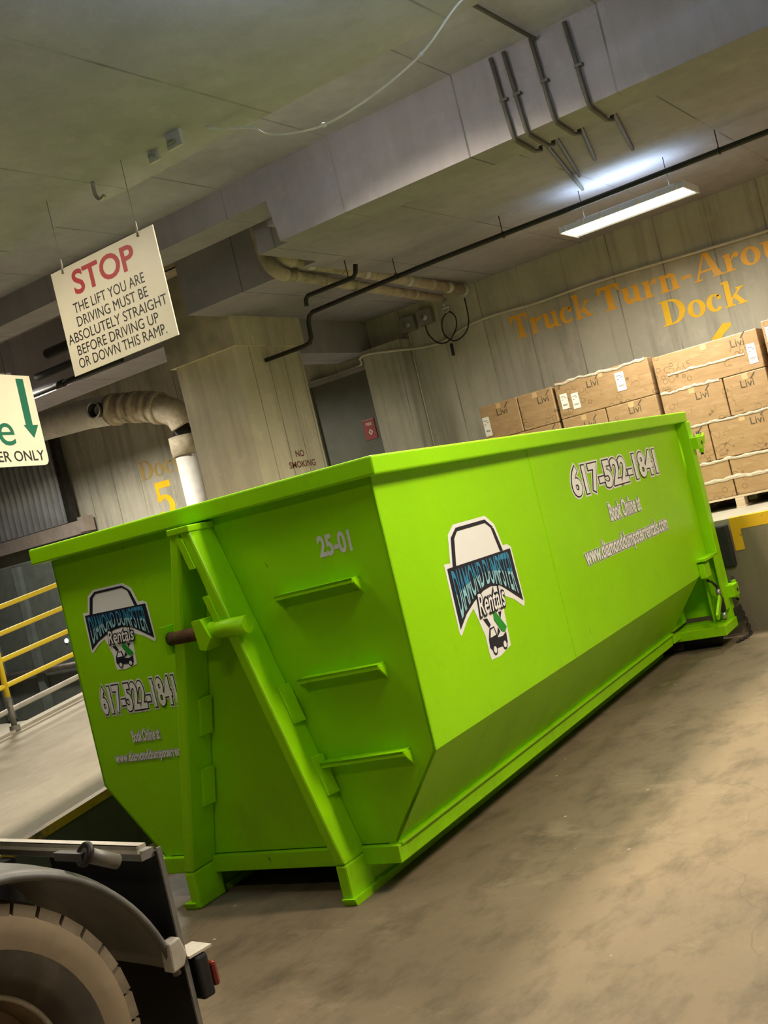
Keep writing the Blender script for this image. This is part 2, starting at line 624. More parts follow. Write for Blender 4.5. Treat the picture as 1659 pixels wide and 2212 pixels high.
TUBE = emit('lit_tube', (1.0, .97, .88), 2)
LAMPBODY = M('lamp_white_enamel', (.75, .75, .73), .4, var=.05)
CABLEGREY = M('grey_cable', (.62, .58, .47), .6, var=.1)
CABLEWHITE = M('white_cable', (.75, .75, .72), .6, var=.1)

# ================================================================== SETTING
struct('floor', MB().box((-12, -11, -.3), (5.72, 16, 0)), FLOOR)
struct('floor_dock', MB().box((5.72, -11, -.3), (8.3, 2.62, 1.06)).box((5.1, 2.62, -.3), (8.3, 7.0, 1.06)).box((5.72, 7.0, -.3), (8.3, 16, 0)), CONC_DOCK)
struct('trim_4', MB().box((5.712, -11, 0), (5.722, 2.6, .955)), concrete('dark_streaked_dock_face', (.22, .19, .13), streak=.5))  # thin streaked slab, darker than the dock top
struct('wall_back', MB().box((8.3, -11, -.3), (8.6, 16, 5.6)), CONC_WALL)
struct('wall_left', MB().box((-12, 16, -.3), (8.6, 16.3, 5.6)), CONC_DARK)
struct('wall_right', MB().box((-12, -11.3, -.3), (8.6, -11, 5.6)), CONC_WALL)
struct('wall_front', MB().box((-12.3, -11.3, -.3), (-12, 16.3, 5.6)), CONC_WALL)
# ceiling: upper slab, low slab towards the camera, lower soffit along the dock wall
struct('ceiling', MB().box((-12, -11, 5.35), (8.6, 16, 5.6)), CONC_SLAB)
struct('ceiling_recess', MB().box((.78, -11, 4.95), (3.66, 16, 5.35)), CONC_BEAM)
struct('ceiling_soffit', MB().box((3.84, -11, 4.47), (8.3, 3.2, 5.35)).box((4.75, 3.2, 4.47), (8.3, 5.03, 5.35)), CONC_SLAB)
struct('ceiling_ledge', MB().box((3.66, -11, 4.62), (3.84, 2.9, 5.35)), CONC_SLAB)
struct('ceiling_beam', MB().box((-12, -11, 4.2), (.78, 16, 5.35)), CONC_BEAM)
struct('ceiling_girder', MB().prism([(3.24, -11, 4.31), (3.24, 2.5, 4.31), (3.24, 2.55, 4.68), (3.24, 16, 4.68), (3.24, 16, 4.95), (3.24, -11, 4.95)], (.42, 0, 0)), CONC_SLAB)
struct('ceiling_cross_beam', MB().box((5.6, 5.04, 4.04), (8.3, 5.6, 5.35)), CONC_SLAB)
struct('ceiling_rear_beam', MB().box((5.6, 5.98, 4.47), (6.35, 16, 5.35)), CONC_SLAB)
# the column with its flared head
col = MB()
X0, X1, Y0, Y1 = 5.43, 6.65, 5.03, 5.98
ch = .05
plan = [(X0 + ch, Y0), (X1, Y0), (X1, Y1), (X0, Y1), (X0, Y0 + ch)]
col.prism([(x, y, 1.06) for x, y in plan], (0, 0, 4.28))
col.prism([(X0 - .06, Y0 - .06, 4.12), (X1 + .05, Y0 - .06, 4.12), (X1 + .05, Y1 + .06, 4.12), (X0 - .06, Y1 + .06, 4.12)], (0, 0, 1.2))
struct('column', col, CONC_COL)
struct('pilaster', MB().box((8.02, 4.42, 1.06), (8.3, 5.04, 4.05)), CONC_WALL)
# ramp up to the dock
RY0, RY1 = 3.0, 6.1


def ramp_z(x):
    return .411 + .12 * x


rz0 = -.411 / .12
struct('floor_ramp', MB().prism([(rz0, RY0, 0), (5.4, RY0, 0), (5.4, RY0, 1.06), (5.1, RY0, ramp_z(5.1))], (0, RY1 - RY0, 0)), CONC_RAMP)
# yellow painted edge of the ramp (a thin steel angle)
struct('trim_1', MB().prism([(-3.2, RY0 - .012, ramp_z(-3.2) - .05), (5.1, RY0 - .012, ramp_z(5.1) - .05), (5.1, RY0 - .012, ramp_z(5.1) + .006), (-3.2, RY0 - .012, ramp_z(-3.2) + .006)], (0, .07, 0)), YELLOW_SHADED)
struct('trim_2', MB().prism([(-3.2, RY1 - .14, ramp_z(-3.2) - .02), (5.1, RY1 - .14, ramp_z(5.1) - .02), (5.1, RY1 - .14, ramp_z(5.1) + .025), (-3.2, RY1 - .14, ramp_z(-3.2) + .025)], (0, .14, 0)), CONC_RAMP)
struct('trim_3', MB().prism([(-3.3, RY0 - .008, 0), (5.39, RY0 - .008, 0), (5.39, RY0 - .008, 1.0), (5.05, RY0 - .008, .96), (-3.3, RY0 - .008, .004)], (0, .02, 0)), M('shaded_ramp_side', (.045, .047, .035), .7, var=.2))  # added dark sheet; the shade on the ramp side is in its colour
# door in the back wall beyond the column
DOORM = M('dark_door_steel', (.11, .115, .085), .55, .2, var=.15, scale=3)
dr = tag(obj('door_1', MB().box((8.24, 5.1, 1.06), (8.3, 6.15, 3.84)), DOORM), kind='structure')
obj('door_frame', MB().box((8.2, 6.15, 1.06), (8.3, 6.2, 3.9)).box((8.2, 5.06, 3.84), (8.3, 6.2, 3.9)), GREYPAINT, dr)
obj('door_handle', MB().tube([(8.2, 5.25, 2.02), (8.2, 5.38, 2.02)], .012).box((8.2, 5.225, 1.98), (8.245, 5.26, 2.06)), STEEL, dr)

# ================================================================== LAMPS
def area(name, parent, loc, rot, sx, sy, power, color):
    l = bpy.data.lights.new(name, 'AREA')
    l.shape = 'RECTANGLE'
    l.size, l.size_y = sx, sy
    l.energy = power
    l.color = color
    o = bpy.data.objects.new(name, l)
    COL.objects.link(o)
    o.parent = parent
    o.location = loc
    o.rotation_euler = rot
    return o


def high_bay(label, loc, along, power, color, ceil_z, rotx=0., up=0., spread=None):
    """six-tube fixture 1.2 m long hung from the ceiling; along = 'x' or 'y'"""
    t = thing('ceiling_lamp', label, 'lamp', loc, 0 if along == 'y' else PI / 2, 'strip lamps under the garage ceiling')
    L, Wd = .62, .23
    h = MB()
    h.prism([(-Wd, -L, .0), (-Wd + .03, -L, .06), (Wd - .03, -L, .06), (Wd, -L, 0), (Wd - .012, -L, 0), (Wd - .04, -L, .05), (-Wd + .04, -L, .05), (-Wd + .012, -L, 0)], (0, 2 * L, 0))
    h.box((-Wd, -L - .012, -.008), (Wd, -L, .06)).box((-Wd, L, -.008), (Wd, L + .012, .06))
    h.box((-.06, -L * .8, .06), (.06, L * .8, .1))
    obj('housing', h, LAMPBODY, t)
    for k in range(6):
        x = -Wd + .055 + k * (2 * Wd - .11) / 5
        obj('lamp_tube', MB().tube([(x, -L, .022), (x, L, .022)], .017, 8), TUBE, t)
    for k in range(7):
        y = -L + .06 + k * (2 * L - .12) / 6
        obj('clip', MB().tube([(-Wd - .014, y, .0), (-Wd - .014, y, .05)], .014, 8), LAMPBODY, t)
    hz = ceil_z - loc[2]
    for s in (-1, 1):
        obj('hanger_wire', MB().tube([(0, s * L * .7, .1), (0, s * L * .7, hz)], .004, 6), DARKSTEEL, t)
    a = area('lamp_light', t, (0, 0, -.012), (0, 0, 0), 2 * Wd - .04, 2 * L - .03, power, color)
    if spread:
        a.data.spread = spread
    if up:
        area('added_uplight', t, (0, 0, .105), (PI, 0, 0), .3, 1.0, up, COOL)  # added light, brightens the ceiling more than such a fixture would
    return t


high_bay('bright strip lamp hanging before the dock wall above the cardboard pallets', (5.97, .40, 4.09), 'y', P_DOCK, (1.0, .93, .78), 4.47, up=10, spread=2.95)
high_bay('strip lamp in the recess between the two concrete beams over the container', (1.43, .75, 4.84), 'x', P_RECESS, WARM, 4.95, up=50, spread=2.7)
high_bay('glaring strip lamp at the top edge above the container front', (-1.2, -1.5, 3.75), 'y', P_TOP, COOL, 4.2, up=P_TOP_UP)
high_bay('strip lamp over the bay to the right of the container', (.55, -2.6, 4.0), 'y', P_RIGHT, WARM, 4.2, up=50)
high_bay('strip lamp over the left bay lighting the ramp and the far block wall', (4.9, 9.15, 4.72), 'y', P_RAMP, (1.0, .93, .8), 5.35, spread=2.75)
high_bay('added unseen strip lamp brightening the rear of the container side', (4.6, -3.2, 4.3), 'y', P_FAR_FILL, WARM, 4.47)
high_bay('added unseen strip lamp over the ramp foot, lighting the STOP sign', (-.78, 2.05, 4.05), 'y', P_SIGN_FILL, WARM, 4.2)
high_bay('added unseen strip lamp over the truck, lighting its mudguard', (-3.9, -.5, 4.05), 'y', P_TRUCK_FILL, WARM, 4.2)

# ================================================================== THE CONTAINER (roll-off dumpster)
W, H, RH, RO = 2.254, 2.108, .093, .08
ZC, ZB, BI = .666, .231, .34
LC, LR = 4.96, 5.44
D = thing('roll_off_dumpster', 'long lime green roll-off dumpster with a hook frame, standing on the concrete floor', 'dumpster', (0, 0, 0), .04669)


def sect(s):
    """wall + sloping chine profile, s = +1 right side (y=0), -1 left side (y=W)"""
    P = [(0, H - .02), (0, ZC), (BI, ZB), (BI + .012, ZB + .006), (.012, ZC + .004), (.012, H - .02)]
    return [((y if s > 0 else W - y), z) for y, z in P]


for s in (1, -1):
    m = MB()
    m.prism([(.0, y, z) for y, z in sect(s)], (LC, 0, 0))
    ya, yb = (0, .012) if s > 0 else (W - .012, W)
    m.box((LC, ya, ZC), (5.36, yb, H - .02))
    yc = BI if s > 0 else W - BI
    m.box((LC, yc - .006, ZB), (5.42, yc + .006, ZC + .02))
    m.prism([(LC, ya + .006, ZC), (LC, yc, ZB), (LC, yc, ZC)], (.01, 0, 0))
    m.box((LC, min(ya, yc), ZC), (5.36, max(yb, yc), ZC + .012))
    o = obj('side_wall', m, LIME, D)
    # welded sheet joints
    for x in (1.93,):
        w = MB()
        yo = -.004 if s > 0 else W + .004
        w.box((x - .006, min(yo, yo + s * .006), ZC), (x + .006, max(yo, yo + s * .006), H - RH))
        obj('weld_seam', w, LIME, o)
fw = MB()
fw.prism([(0, 0, H - .02), (0, 0, ZC), (0, BI, ZB), (0, W - BI, ZB), (0, W, ZC), (0, W, H - .02)], (.012, 0, 0))
obj('front_wall', fw, LIME, D)
LINING = M('dark_brown_liner', (.085, .06, .04), .9, .1, var=.4, scale=3, dirt=(.05, .055, .03), dirt_amt=.6)
obj('floor_plate', MB().box((.02, BI, ZB - .02), (5.42, W - BI, ZB)), DARKSTEEL, D)
lin = MB()  # unseen liner added so less green light bounces to the ceiling
ins = [(.014, H - RH - .004), (.014, ZC + .006), (BI + .014, ZB + .008), (W - BI - .014, ZB + .008), (W - .014, ZC + .006), (W - .014, H - RH - .004)]
for (ya, za), (yb, zb) in zip(ins[:-1], ins[1:]):
    lin.poly([(.014, ya, za), (LC - .01, ya, za), (LC - .01, yb, zb), (.014, yb, zb)])
lin.poly([(.014, y, z) for y, z in ins])
lin.poly([(LC - .01, y, z) for y, z in ins])
o = obj('bounce_liner', lin, LINING, D)
o['label'] = 'unseen dark liner added to cut green bounce from the box'
rim = MB()
rim.prism([(-RO, -RO, H - RH), (LR + .08, -RO, H - RH), (LR + .08, .05, H - RH), (.05, .05, H - RH), (.05, W - .05, H - RH), (LR + .08, W - .05, H - RH), (LR + .08, W + RO, H - RH), (-RO, W + RO, H - RH)], (0, 0, RH))
obj('top_rim', rim, LIME, D, bevel=.01)
for s in (1, -1):
    y0, y1 = (BI - .012, BI + .1) if s > 0 else (W - BI - .1, W - BI + .012)
    m = MB().box((.03, y0, .13), (4.87, y1, .215))
    yy = BI if s > 0 else W - BI
    m.box((.0, min(yy - s * .03, yy + s * .05), .215), (4.9, max(yy - s * .03, yy + s * .05), .232))
    obj('bottom_rail', m, LIME, D, bevel=.005)
obj('front_sill', MB().box((-.03, BI - .02, .135), (.05, W - BI + .02, .225)), LIME, D, bevel=.005)
for y in (.555, 1.60):
    m = MB()
    m.box((-.02, y - .008, .03), (5.2, y + .008, .14))
    m.prism([(-.2, y - .04, 0), (-.215, y - .04, .035), (5.1, y - .04, .035), (5.1, y - .04, 0)], (0, .08, 0))
    m.box((-.02, y - .04, .12), (5.2, y + .04, .14))
    obj('skid_rail', m, LIME, D)
    rl = MB().lathe([(0, -.22), (.05, -.22), (.052, -.2), (.05, .2), (.05, .22), (0, .22)], (5.2, y, .055), (0, 1, 0), 24)
    obj('roller', rl, DARKSTEEL, D)
for y in (.02, W - .34):
    obj('rear_roller', MB().lathe([(0, 0), (.08, 0), (.09, .012), (.09, .31), (.08, .32), (0, .32)], (5.28, y, .092), (0, 1, 0), 28), BLACK_RUBBER, D)
cm = MB()
for k in range(11):
    cm.box((.3 + k * .46, BI + .1, .14), (.36 + k * .46, W - BI - .1, .212))
obj('cross_members', cm, LIME, D)
# hook frame ("A" frame) on the front wall
for s, yb, yt in ((1, .565, 1.05), (-1, 1.565, 1.105)):
    m = MB()
    hw = .033
    m.prism([(-.2, yb - hw, .2), (-.2, yb + hw, .2), (-.2, yt + hw, 2.0), (-.2, yt - hw, 2.0)], (.2, 0, 0))
    m.prism([(-.2, yb - hw, .2), (-.2, yb + hw, .2), (-.2, yb + hw, .0), (-.2, yb - hw, .0)], (.22, 0, 0))
    leg = obj('hook_frame_leg', m, LIME, D, bevel=.012)
    for z0 in (.52, .9):
        yy = yb + (yt - yb) * (z0 - .2) / 1.8
        dy = (yt - yb) / 1.8 * .2
        g = MB().prism([(-.1, yy - hw - .012, z0), (-.02, yy - hw - .03, z0), (-.02, yy + dy - hw - .03, z0 + .2), (-.1, yy + dy - hw - .012, z0 + .2)], (0, .03, 0))
        obj('gusset', g, LIME, leg, bevel=.004)
    if s > 0:
        for z0 in (1.46, 1.78):
            tb = MB()
            yy = yb + (yt - yb) * (z0 - .2) / 1.8
            dy = (yt - yb) / 1.8 * .17
            tb.prism([(-.21, yy + hw - .01, z0), (-.21, yy + hw + .03, z0), (-.21, yy + dy + hw + .03, z0 + .17), (-.21, yy + dy + hw - .01, z0 + .17)], (.1, 0, 0))
            obj('stiffener_plate', tb, LIME, leg)
obj('frame_head', MB().box((-.21, 1.0, 1.97), (0, 1.15, 2.005)), LIME, D, bevel=.006)
hb = MB().tube([(-.19, 1.34, 1.45), (-.19, .80, 1.45)], .036, 16)
hbo = obj('hook_bar', hb, RUST, D)
hbo['label'] = 'rusty round hook bar'
obj('bar_sleeve', MB().tube([(-.19, 1.06, 1.45), (-.19, .78, 1.45)], .046, 16), LIME, hbo)
obj('bar_collar', MB().prism([(-.25, 1.075, 1.37), (-.25, 1.035, 1.36), (-.25, .99, 1.42), (-.25, 1.03, 1.52), (-.25, 1.09, 1.52)], (.12, 0, 0)), LIME, hbo)
obj('bar_collar', MB().prism([(-.24, 1.345, 1.37), (-.24, 1.31, 1.37), (-.24, 1.31, 1.52), (-.24, 1.345, 1.52)], (.16, 0, 0)), LIME, hbo)
for yl, yr, zl, zr in ((.672, .19, 1.538, 1.55), (.651, .163, 1.103, 1.115), (.635, .136, .668, .684)):
    m = MB()
    m.prism([(0, yl, zl), (0, yr, zr), (0, yr, zr + .012), (0, yl, zl + .012)], (-.075, 0, 0))
    m.prism([(-.075, yl, zl + .012), (-.075, yr, zr + .012), (-.075, yr, zr - .012), (-.075, yl, zl - .012)], (.01, 0, 0))
    for y, z in ((yl, zl), (yr, zr)):
        m.prism([(0, y - .006, z), (-.07, y - .006, z), (-.07, y - .006, z - .01), (0, y - .006, z - .075)], (0, .012, 0))
    obj('step', m, LIME, D)
# rear end: posts, sill, door, latches
for s in (1, -1):
    ys = lambda a, b: (min(a, b), max(a, b)) if s > 0 else (min(W - a, W - b), max(W - a, W - b))
    p = MB()
    a, b = ys(-.085, .06)
    p.box((5.42, a, .2), (5.56, b, H - RH))
    a, b = ys(.05, .07)
    p.box((5.34, a, .2), (5.43, b, H - RH))
    po = obj('rear_post', p, LIME, D, bevel=.006)
    a, b = ys(-.085, .0)
    g = MB().box((5.0, a, .79), (5.43, b, .812))
    a, b = ys(-.085, -.07)
    g.box((5.30, a, .30), (5.43, b, .80))
    obj('post_gusset', g, LIME, po)
    a, b = ys(-.055, .0)
    obj('bracket_box', MB().box((5.02, a, .64), (5.2, b, .77)), LIME, po, bevel=.006)
    a, b = ys(-.15, -.06)
    for z in (.43, 1.80):
        h_ = MB().box((5.44, a, z - .05), (5.62, b, z + .06)).tube([(5.66, (a + b) / 2, z - .09), (5.66, (a + b) / 2, z + .08)], .024, 10)
        hh = obj('hinge', h_, LIME, po, bevel=.005)
        obj('hinge_pin', MB().tube([(5.66, (a + b) / 2, z - .11), (5.66, (a + b) / 2, z + .11)], .014, 8).tube([(5.55, a - .005, z), (5.55, b + .005, z)], .018, 10), DARKSTEEL, hh)
        if z > 1:
            obj('latch_hook', MB().bar((5.6, a + .02, z + .02), (5.72, a + .02, z + .05), .02, .035).bar((5.7, a + .02, z - .01), (5.75, a + .02, z + .08), .02, .02), LIME, hh)
obj('rear_sill', MB().box((5.06, -.1, .115), (5.5, W + .1, .2)).box((4.88, BI - .03, .14), (5.1, W - BI + .03, .205)), LIME, D, bevel=.006)
rd = MB().box((5.5, .0, .24), (5.53, W, H - RH))
for k in range(5):
    rd.box((5.53, .05 + k * (W - .18) / 4, .26), (5.58, .13 + k * (W - .18) / 4, H - RH - .02))
obj('rear_door', rd, LIME, D)
bd = obj('chain_binder', MB().tube([(5.26, -.06, .22), (5.25, -.06, .52)], .014, 8).box((5.235, -.085, .30), (5.275, -.035, .42)).tube([(5.25, -.06, .52), (5.22, -.03, .58), (5.20, .0, .60)], .012, 8), DARKSTEEL, D)
bd['label'] = 'dark steel load binder'
obj('binder_handle', MB().bar((4.93, -.09, .30), (5.22, -.07, .43), .02, .05), LIME, bd)
obj('binder_end', MB().tube([(5.255, -.06, .23), (5.255, -.06, .29)], .022, 10).tube([(5.245, -.06, .45), (5.245, -.06, .5)], .022, 10), STEEL, bd)


def chain_mesh(path, link=.045, wire=.006):
    m = MB()
    pts = smooth_path(path, 30)
    acc, last, k = 0., pts[0], 0
    for i in range(1, len(pts)):
        acc += (pts[i] - last).length
        last = pts[i]
        if acc >= link * .72:
            acc = 0
            d = (pts[i] - pts[i - 1]).normalized()
            side = d.cross(Vector((0, 0, 1)) if abs(d.z) < .8 else Vector((1, 0, 0))).normalized()
            if k % 2:
                side = d.cross(side).normalized()
            k += 1
            L2 = []
            for q in range(12):
                a = 2 * PI * q / 12
                L2.append(pts[i] + d * math.cos(a) * link * .5 + side * math.sin(a) * link * .28)
            m.tube(L2, wire, 6, closed=True)
    return m


obj('tail_chain', chain_mesh([(5.60, -.13, .24), (5.62, -.15, .12), (5.62, -.16, .03), (5.56, -.17, .012), (5.4, -.16, .012), (5.25, -.12, .012)]), DARKSTEEL, D)
obj('chain_shackle', MB().box((5.5, -.14, .14), (5.6, -.085, .27)).torus((5.61, -.12, .24), (0, 1, 0), .035, .011), DARKSTEEL, D)

# ---- decals on the container
SKY = M('sky_blue_vinyl', (.035, .26, .47), .45, var=.05)
PALEBLUE = M('pale_blue_vinyl', (.33, .66, .76), .45, var=.05)
GRASS = M('leaf_green_vinyl', (.02, .33, .03), .45, var=.05)


def logo(pl, sx, sz, a0, b0):
    """company sticker; its cartoon figure is left out. Units of the big sticker mapped to plane pl"""
    T = lambda L: [(a0 + (x - .5) * sx, b0 + (z - .905) * sz) for x, z in L]
    bk = MB()
    back = [(.513, 1.497), (.583, 1.492), (.632, 1.64), (.715, 1.685), (1.12, 1.685), (1.215, 1.625), (1.262, 1.492), (1.319, 1.492), (1.365, 1.469), (1.374, 1.137), (1.352, 1.112), (1.243, 1.175), (1.122, 1.22), (1.077, 1.132), (1.060, .945), (.9, .918), (.791, .923), (.78, .964), (.784, 1.056), (.755, 1.134), (.72, 1.222), (.627, 1.182), (.52, 1.113), (.505, 1.13)]
    flat(bk, pl, T(back), .0015)
    o = obj('logo_decal', bk, WHITE, D)
    m = MB()
    flat(m, pl, T([(.535, 1.470), (1.345, 1.462), (1.357, 1.148), (1.2, 1.233), (1.1, 1.283), (.984, 1.298), (.883, 1.291), (.745, 1.254), (.631, 1.211), (.525, 1.147)]), .003)
    flat(m, pl, T([(.655, 1.62), (.695, 1.62), (.64, 1.468), (.600, 1.468)]), .003)
    flat(m, pl, T([(1.155, 1.62), (1.195, 1.60), (1.245, 1.465), (1.205, 1.465)]), .003)
    flat(m, pl, T([(.655, 1.62), (.735, 1.665), (1.105, 1.665), (1.19, 1.61), (1.16, 1.61), (1.098, 1.645), (.742, 1.645), (.69, 1.61)]), .0032)
    obj('logo_banner', m, NAVY, o)

    def bot(s):
        q = (s - .5) * 2
        return 1.298 - .135 * abs(q) ** 1.6

    for word, s0, s1 in (('DIAMOND', .03, .475), ('DUMPSTER', .505, .97)):
        def wp(s, t):
            S = s0 + (s1 - s0) * s
            x = .54 + .80 * S
            lo, hi = bot(S) + .018, 1.455 - .004 * S
            return T([(x, lo + (hi - lo) * t)])[0]
        for low in (False, True):
            V, Fc = text_mesh(word, .012)
            xs, ys = [v[0] for v in V], [v[1] for v in V]
            x0, x1, y0, y1 = min(xs), max(xs), min(ys), max(ys)
            mb = MB()
            vs = [mb.bm.verts.new(((v[0] - x0) / (x1 - x0), (v[1] - y0) / (y1 - y0), 0)) for v in V]
            for fc in Fc:
                try:
                    mb.bm.faces.new([vs[i] for i in fc])
                except ValueError:
                    pass
            for cut in (.25, .5, .75):
                bmesh.ops.bisect_plane(mb.bm, geom=mb.bm.verts[:] + mb.bm.edges[:] + mb.bm.faces[:], plane_co=(0, cut, 0), plane_no=(0, 1, 0))
            if low:
                bmesh.ops.bisect_plane(mb.bm, geom=mb.bm.verts[:] + mb.bm.edges[:] + mb.bm.faces[:], plane_co=(0, .5, 0), plane_no=(0, 1, 0), clear_outer=True)
            for v in mb.bm.verts:
                a, b = wp(v.co.x, v.co.y)
                v.co = pl.p(a, b, .0045 if not low else .0055)
            obj('banner_lettering', mb, PALEBLUE if low else SKY, o)
    m = MB()
    A = T([(.772, 1.165), (1.118, 1.285)])
    tilt = .0
    letters(m, pl, 'Rentals', A[0][0], A[1][0], A[0][1], A[1][1], .0065, .07, .02, shear=.25)
    obj('script_outline', m, NAVY, o)
    m = MB()
    letters(m, pl, 'Rentals', A[0][0], A[1][0], A[0][1], A[1][1], .008, .0, .012, shear=.25)
    obj('script_lettering', m, WHITE, o)
    m = MB()
    for q in ([(.846, 1.086), (.907, 1.086), (.925, 1.019), (.984, 1.014), (1.037, 1.029), (1.027, .967), (.965, .961), (.912, .965), (.827, .966), (.803, .987), (.81, 1.032)],
              [(.797, 1.147), (.848, 1.142), (.873, 1.101), (.847, 1.088)], [(.998, 1.148), (1.04, 1.145), (1.007, 1.109)], [(.95, 1.073), (.969, 1.044), (.913, 1.02)]):
        flat(m, pl, T(q), .003)
    for c in ((.856, .965), (.987, .967)):
        c = T([c])[0]
        oval(m, pl, c[0], c[1], .030 * abs(sx), .030 * sz, .0034)
    e = obj('truck_emblem', m, NAVY, o)
    m = MB()
    flat(m, pl, T([(.855, 1.076), (.896, 1.078), (.905, 1.038), (.832, 1.036)]), .0042)
    for c in ((.856, .965), (.987, .967)):
        c = T([c])[0]
        oval(m, pl, c[0], c[1], .019 * abs(sx), .019 * sz, .0042)
    obj('emblem_white', m, WHITE, o)
    m = MB()
    flat(m, pl, T([(.935, 1.172), (.96, 1.16), (1.058, 1.053), (1.022, 1.03), (.985, 1.042), (.925, 1.118)]), .0048)
    obj('emblem_container', m, GRASS, o)
    return o


def number(pl, body, a0, a1, b0, b1, k, name):
    """white figures with a dark outline on a white backing"""
    m = MB()
    letters(m, pl, body, a0, a1, b0, b1, .0015, .08 * k, .03)
    o = obj(name, m, WHITE, D)
    m = MB()
    letters(m, pl, body, a0, a1, b0, b1, .003, .036 * k, .03)
    obj('lettering_outline', m, BLACK_INK, o)
    m = MB()
    letters(m, pl, body, a0, a1, b0, b1, .0045, 0, .03)
    obj('lettering_fill', m, WHITE, o)


SIDE = Plane((0, 0, 0), (1, 0, 0), (0, 0, 1))
FRONT = Plane((0, 0, 0), (0, -1, 0), (0, 0, 1))
logo(SIDE, 1, 1, .5, .905)
number(SIDE, '617-522-1841', 2.55, 4.55, 1.635, 1.845, 1, 'phone_number_decal')
number(SIDE, 'Book Online at', 3.14, 3.88, 1.395, 1.53, .7, 'web_address_decal')
number(SIDE, 'www.diamonddumpsterrentals.com', 2.47, 4.44, 1.135, 1.29, .7, 'web_address_decal')
logo(FRONT, .592, .624, -2.105, 1.308)
number(FRONT, '617-522-1841', -2.12, -1.53, 1.075, 1.24, 1, 'phone_number_decal')
number(FRONT, 'Book Online at', -1.94, -1.726, .897, .965, .7, 'web_address_decal')
number(FRONT, 'www.diamonddumpsterrentals.com', -2.115, -1.45, .775, .845, .7, 'web_address_decal')
m = MB()
letters(m, FRONT, '25-01', -.388, -.190, 1.685, 1.795, .0015, 0, .035)
obj('unit_number', m, M('pale_grey_vinyl', (.78, .77, .7), .5, var=.1), D)

# ================================================================== WALL LETTERING
wall = bpy.data.objects['wall_back']
WB = Plane((8.3, 0, 0), (0, -1, 0), (0, 0, 1))
m = MB()
serif_word(m, WB, 'Truck', -2.95, 3.60, .295, 1.09)
obj('painted_lettering', m, WALLPAINT, wall)
m = MB()
serif_word(m, WB, 'Turn-Around', -1.76, 3.585, .295, 2.72)
obj('painted_lettering', m, WALLPAINT, wall)
m = MB()
serif_word(m, WB, 'Dock', -1.06, 3.205, .29, .98)
obj('painted_lettering', m, YELLOWBRIGHT, wall)
m = MB()
serif_word(m, WB, '6', -.68, 2.42, .62, .44)
obj('painted_numeral', m, YELLOWBRIGHT, wall)
m = MB()
serif_word(m, WB, 'Dock', -9.88, 3.29, .31, 1.02)
obj('painted_lettering', m, WALLPAINT_FADED, wall)
m = MB()
serif_word(m, WB, '5', -9.68, 2.62, .58, .42)
obj('painted_numeral', m, YELLOWBRIGHT, wall)
# stencilled notice on the column
CP = Plane((0, 5.03, 0), (1, 0, 0), (0, 0, 1))
m = MB()
letters(m, CP, 'NO', 6.07, 6.24, 2.76, 2.84, .002, 0, .02)
letters(m, CP, 'SMOKING', 5.9, 6.42, 2.63, 2.71, .002, 0, .02)
obj('stencilled_notice', m, M('brown_red_stencil', (.20, .07, .04), .7, var=.3, scale=30), bpy.data.objects['column'])

# ================================================================== HANGING SIGNS
sg = thing('warning_sign', 'white square STOP sign about lift driving, hanging from the ceiling beam', 'sign', (.40, 1.783, 3.112))
SY = .456
SH = .655
obj('sign_board', MB().box((-.004, -SY, 0), (.004, SY, SH)), SIGNWHITE, sg)
SP = Plane((-.004, SY, SH), (0, -1, 0), (0, 0, 1))
wd = 2 * SY
m = MB()
letters(m, SP, 'STOP', .19 * wd, .79 * wd, -.29 * SH, -.06 * SH, .001, 0, .022)
o = obj('sign_lettering', m, SIGNRED, sg)
o['label'] = 'red STOP lettering'
m = MB()
for tx, a, b, t0, t1 in (('THE LIFT YOU ARE', .14, .83, .35, .445), ('DRIVING MUST BE', .145, .83, .48, .575), ('ABSOLUTELY STRAIGHT', .02, .975, .61, .705), ('BEFORE DRIVING UP', .085, .87, .735, .83), ('OR DOWN THIS RAMP.', .07, .915, .855, .95)):
    letters(m, SP, tx, a * wd, b * wd, -t1 * SH, -t0 * SH, .001, 0, .0)
o = obj('sign_lettering', m, BLACK_INK, sg)
o['label'] = 'black lettering of the warning'
for y in (-.33, .345):
    hk = MB().tube([(-.012, y, SH - .03), (.0, y, SH + .02), (0, y, SH + .06)], .006, 6).tube([(0, y, SH + .05), (0, y, 1.088)], .002, 6)
    obj('hanger', hk, GREYPAINT, sg)
PS_Y = math.radians(13)
cs = thing('arrow_sign', 'white sign with a green downward arrow and letter e, left of the STOP sign', 'sign', (1.0, 3.36, 2.75), PS_Y)
rr = .05
bd = [(-1.5, 0), (-.0 - rr, 0)] + [(-rr + rr * math.sin(a), rr - rr * math.cos(a)) for a in (.4, .8, 1.2)] + [(0, rr), (0, .66), (-1.5, .66)]
obj('sign_board', MB().prism([(x, 0, z) for x, z in bd], (0, .008, 0)), SIGNWHITE, cs)
CSP = Plane((0, 0, 0), (1, 0, 0), (0, 0, 1))
m = MB()
flat(m, CSP, [(-.16, .635), (-.08, .635), (-.09, .295), (-.03, .295), (-.105, .2), (-.19, .295), (-.165, .295)], .002)
o = obj('arrow', m, SIGNGREEN, cs)
m = MB()
letters(m, CSP, 'e', -.48, -.31, .15, .31, .002, 0, .0)
o = obj('sign_lettering', m, SIGNGREEN, cs)
m = MB()
letters(m, CSP, 'ER ONLY', -.535, -.04, .035, .11, .002, 0, .006)
o = obj('sign_lettering', m, BLACK_INK, cs)
for x in (-.25, -1.3):
    obj('hanger', MB().tube([(x, .004, .64), (x, .004, 1.449)], .004, 6), DARKSTEEL, cs)

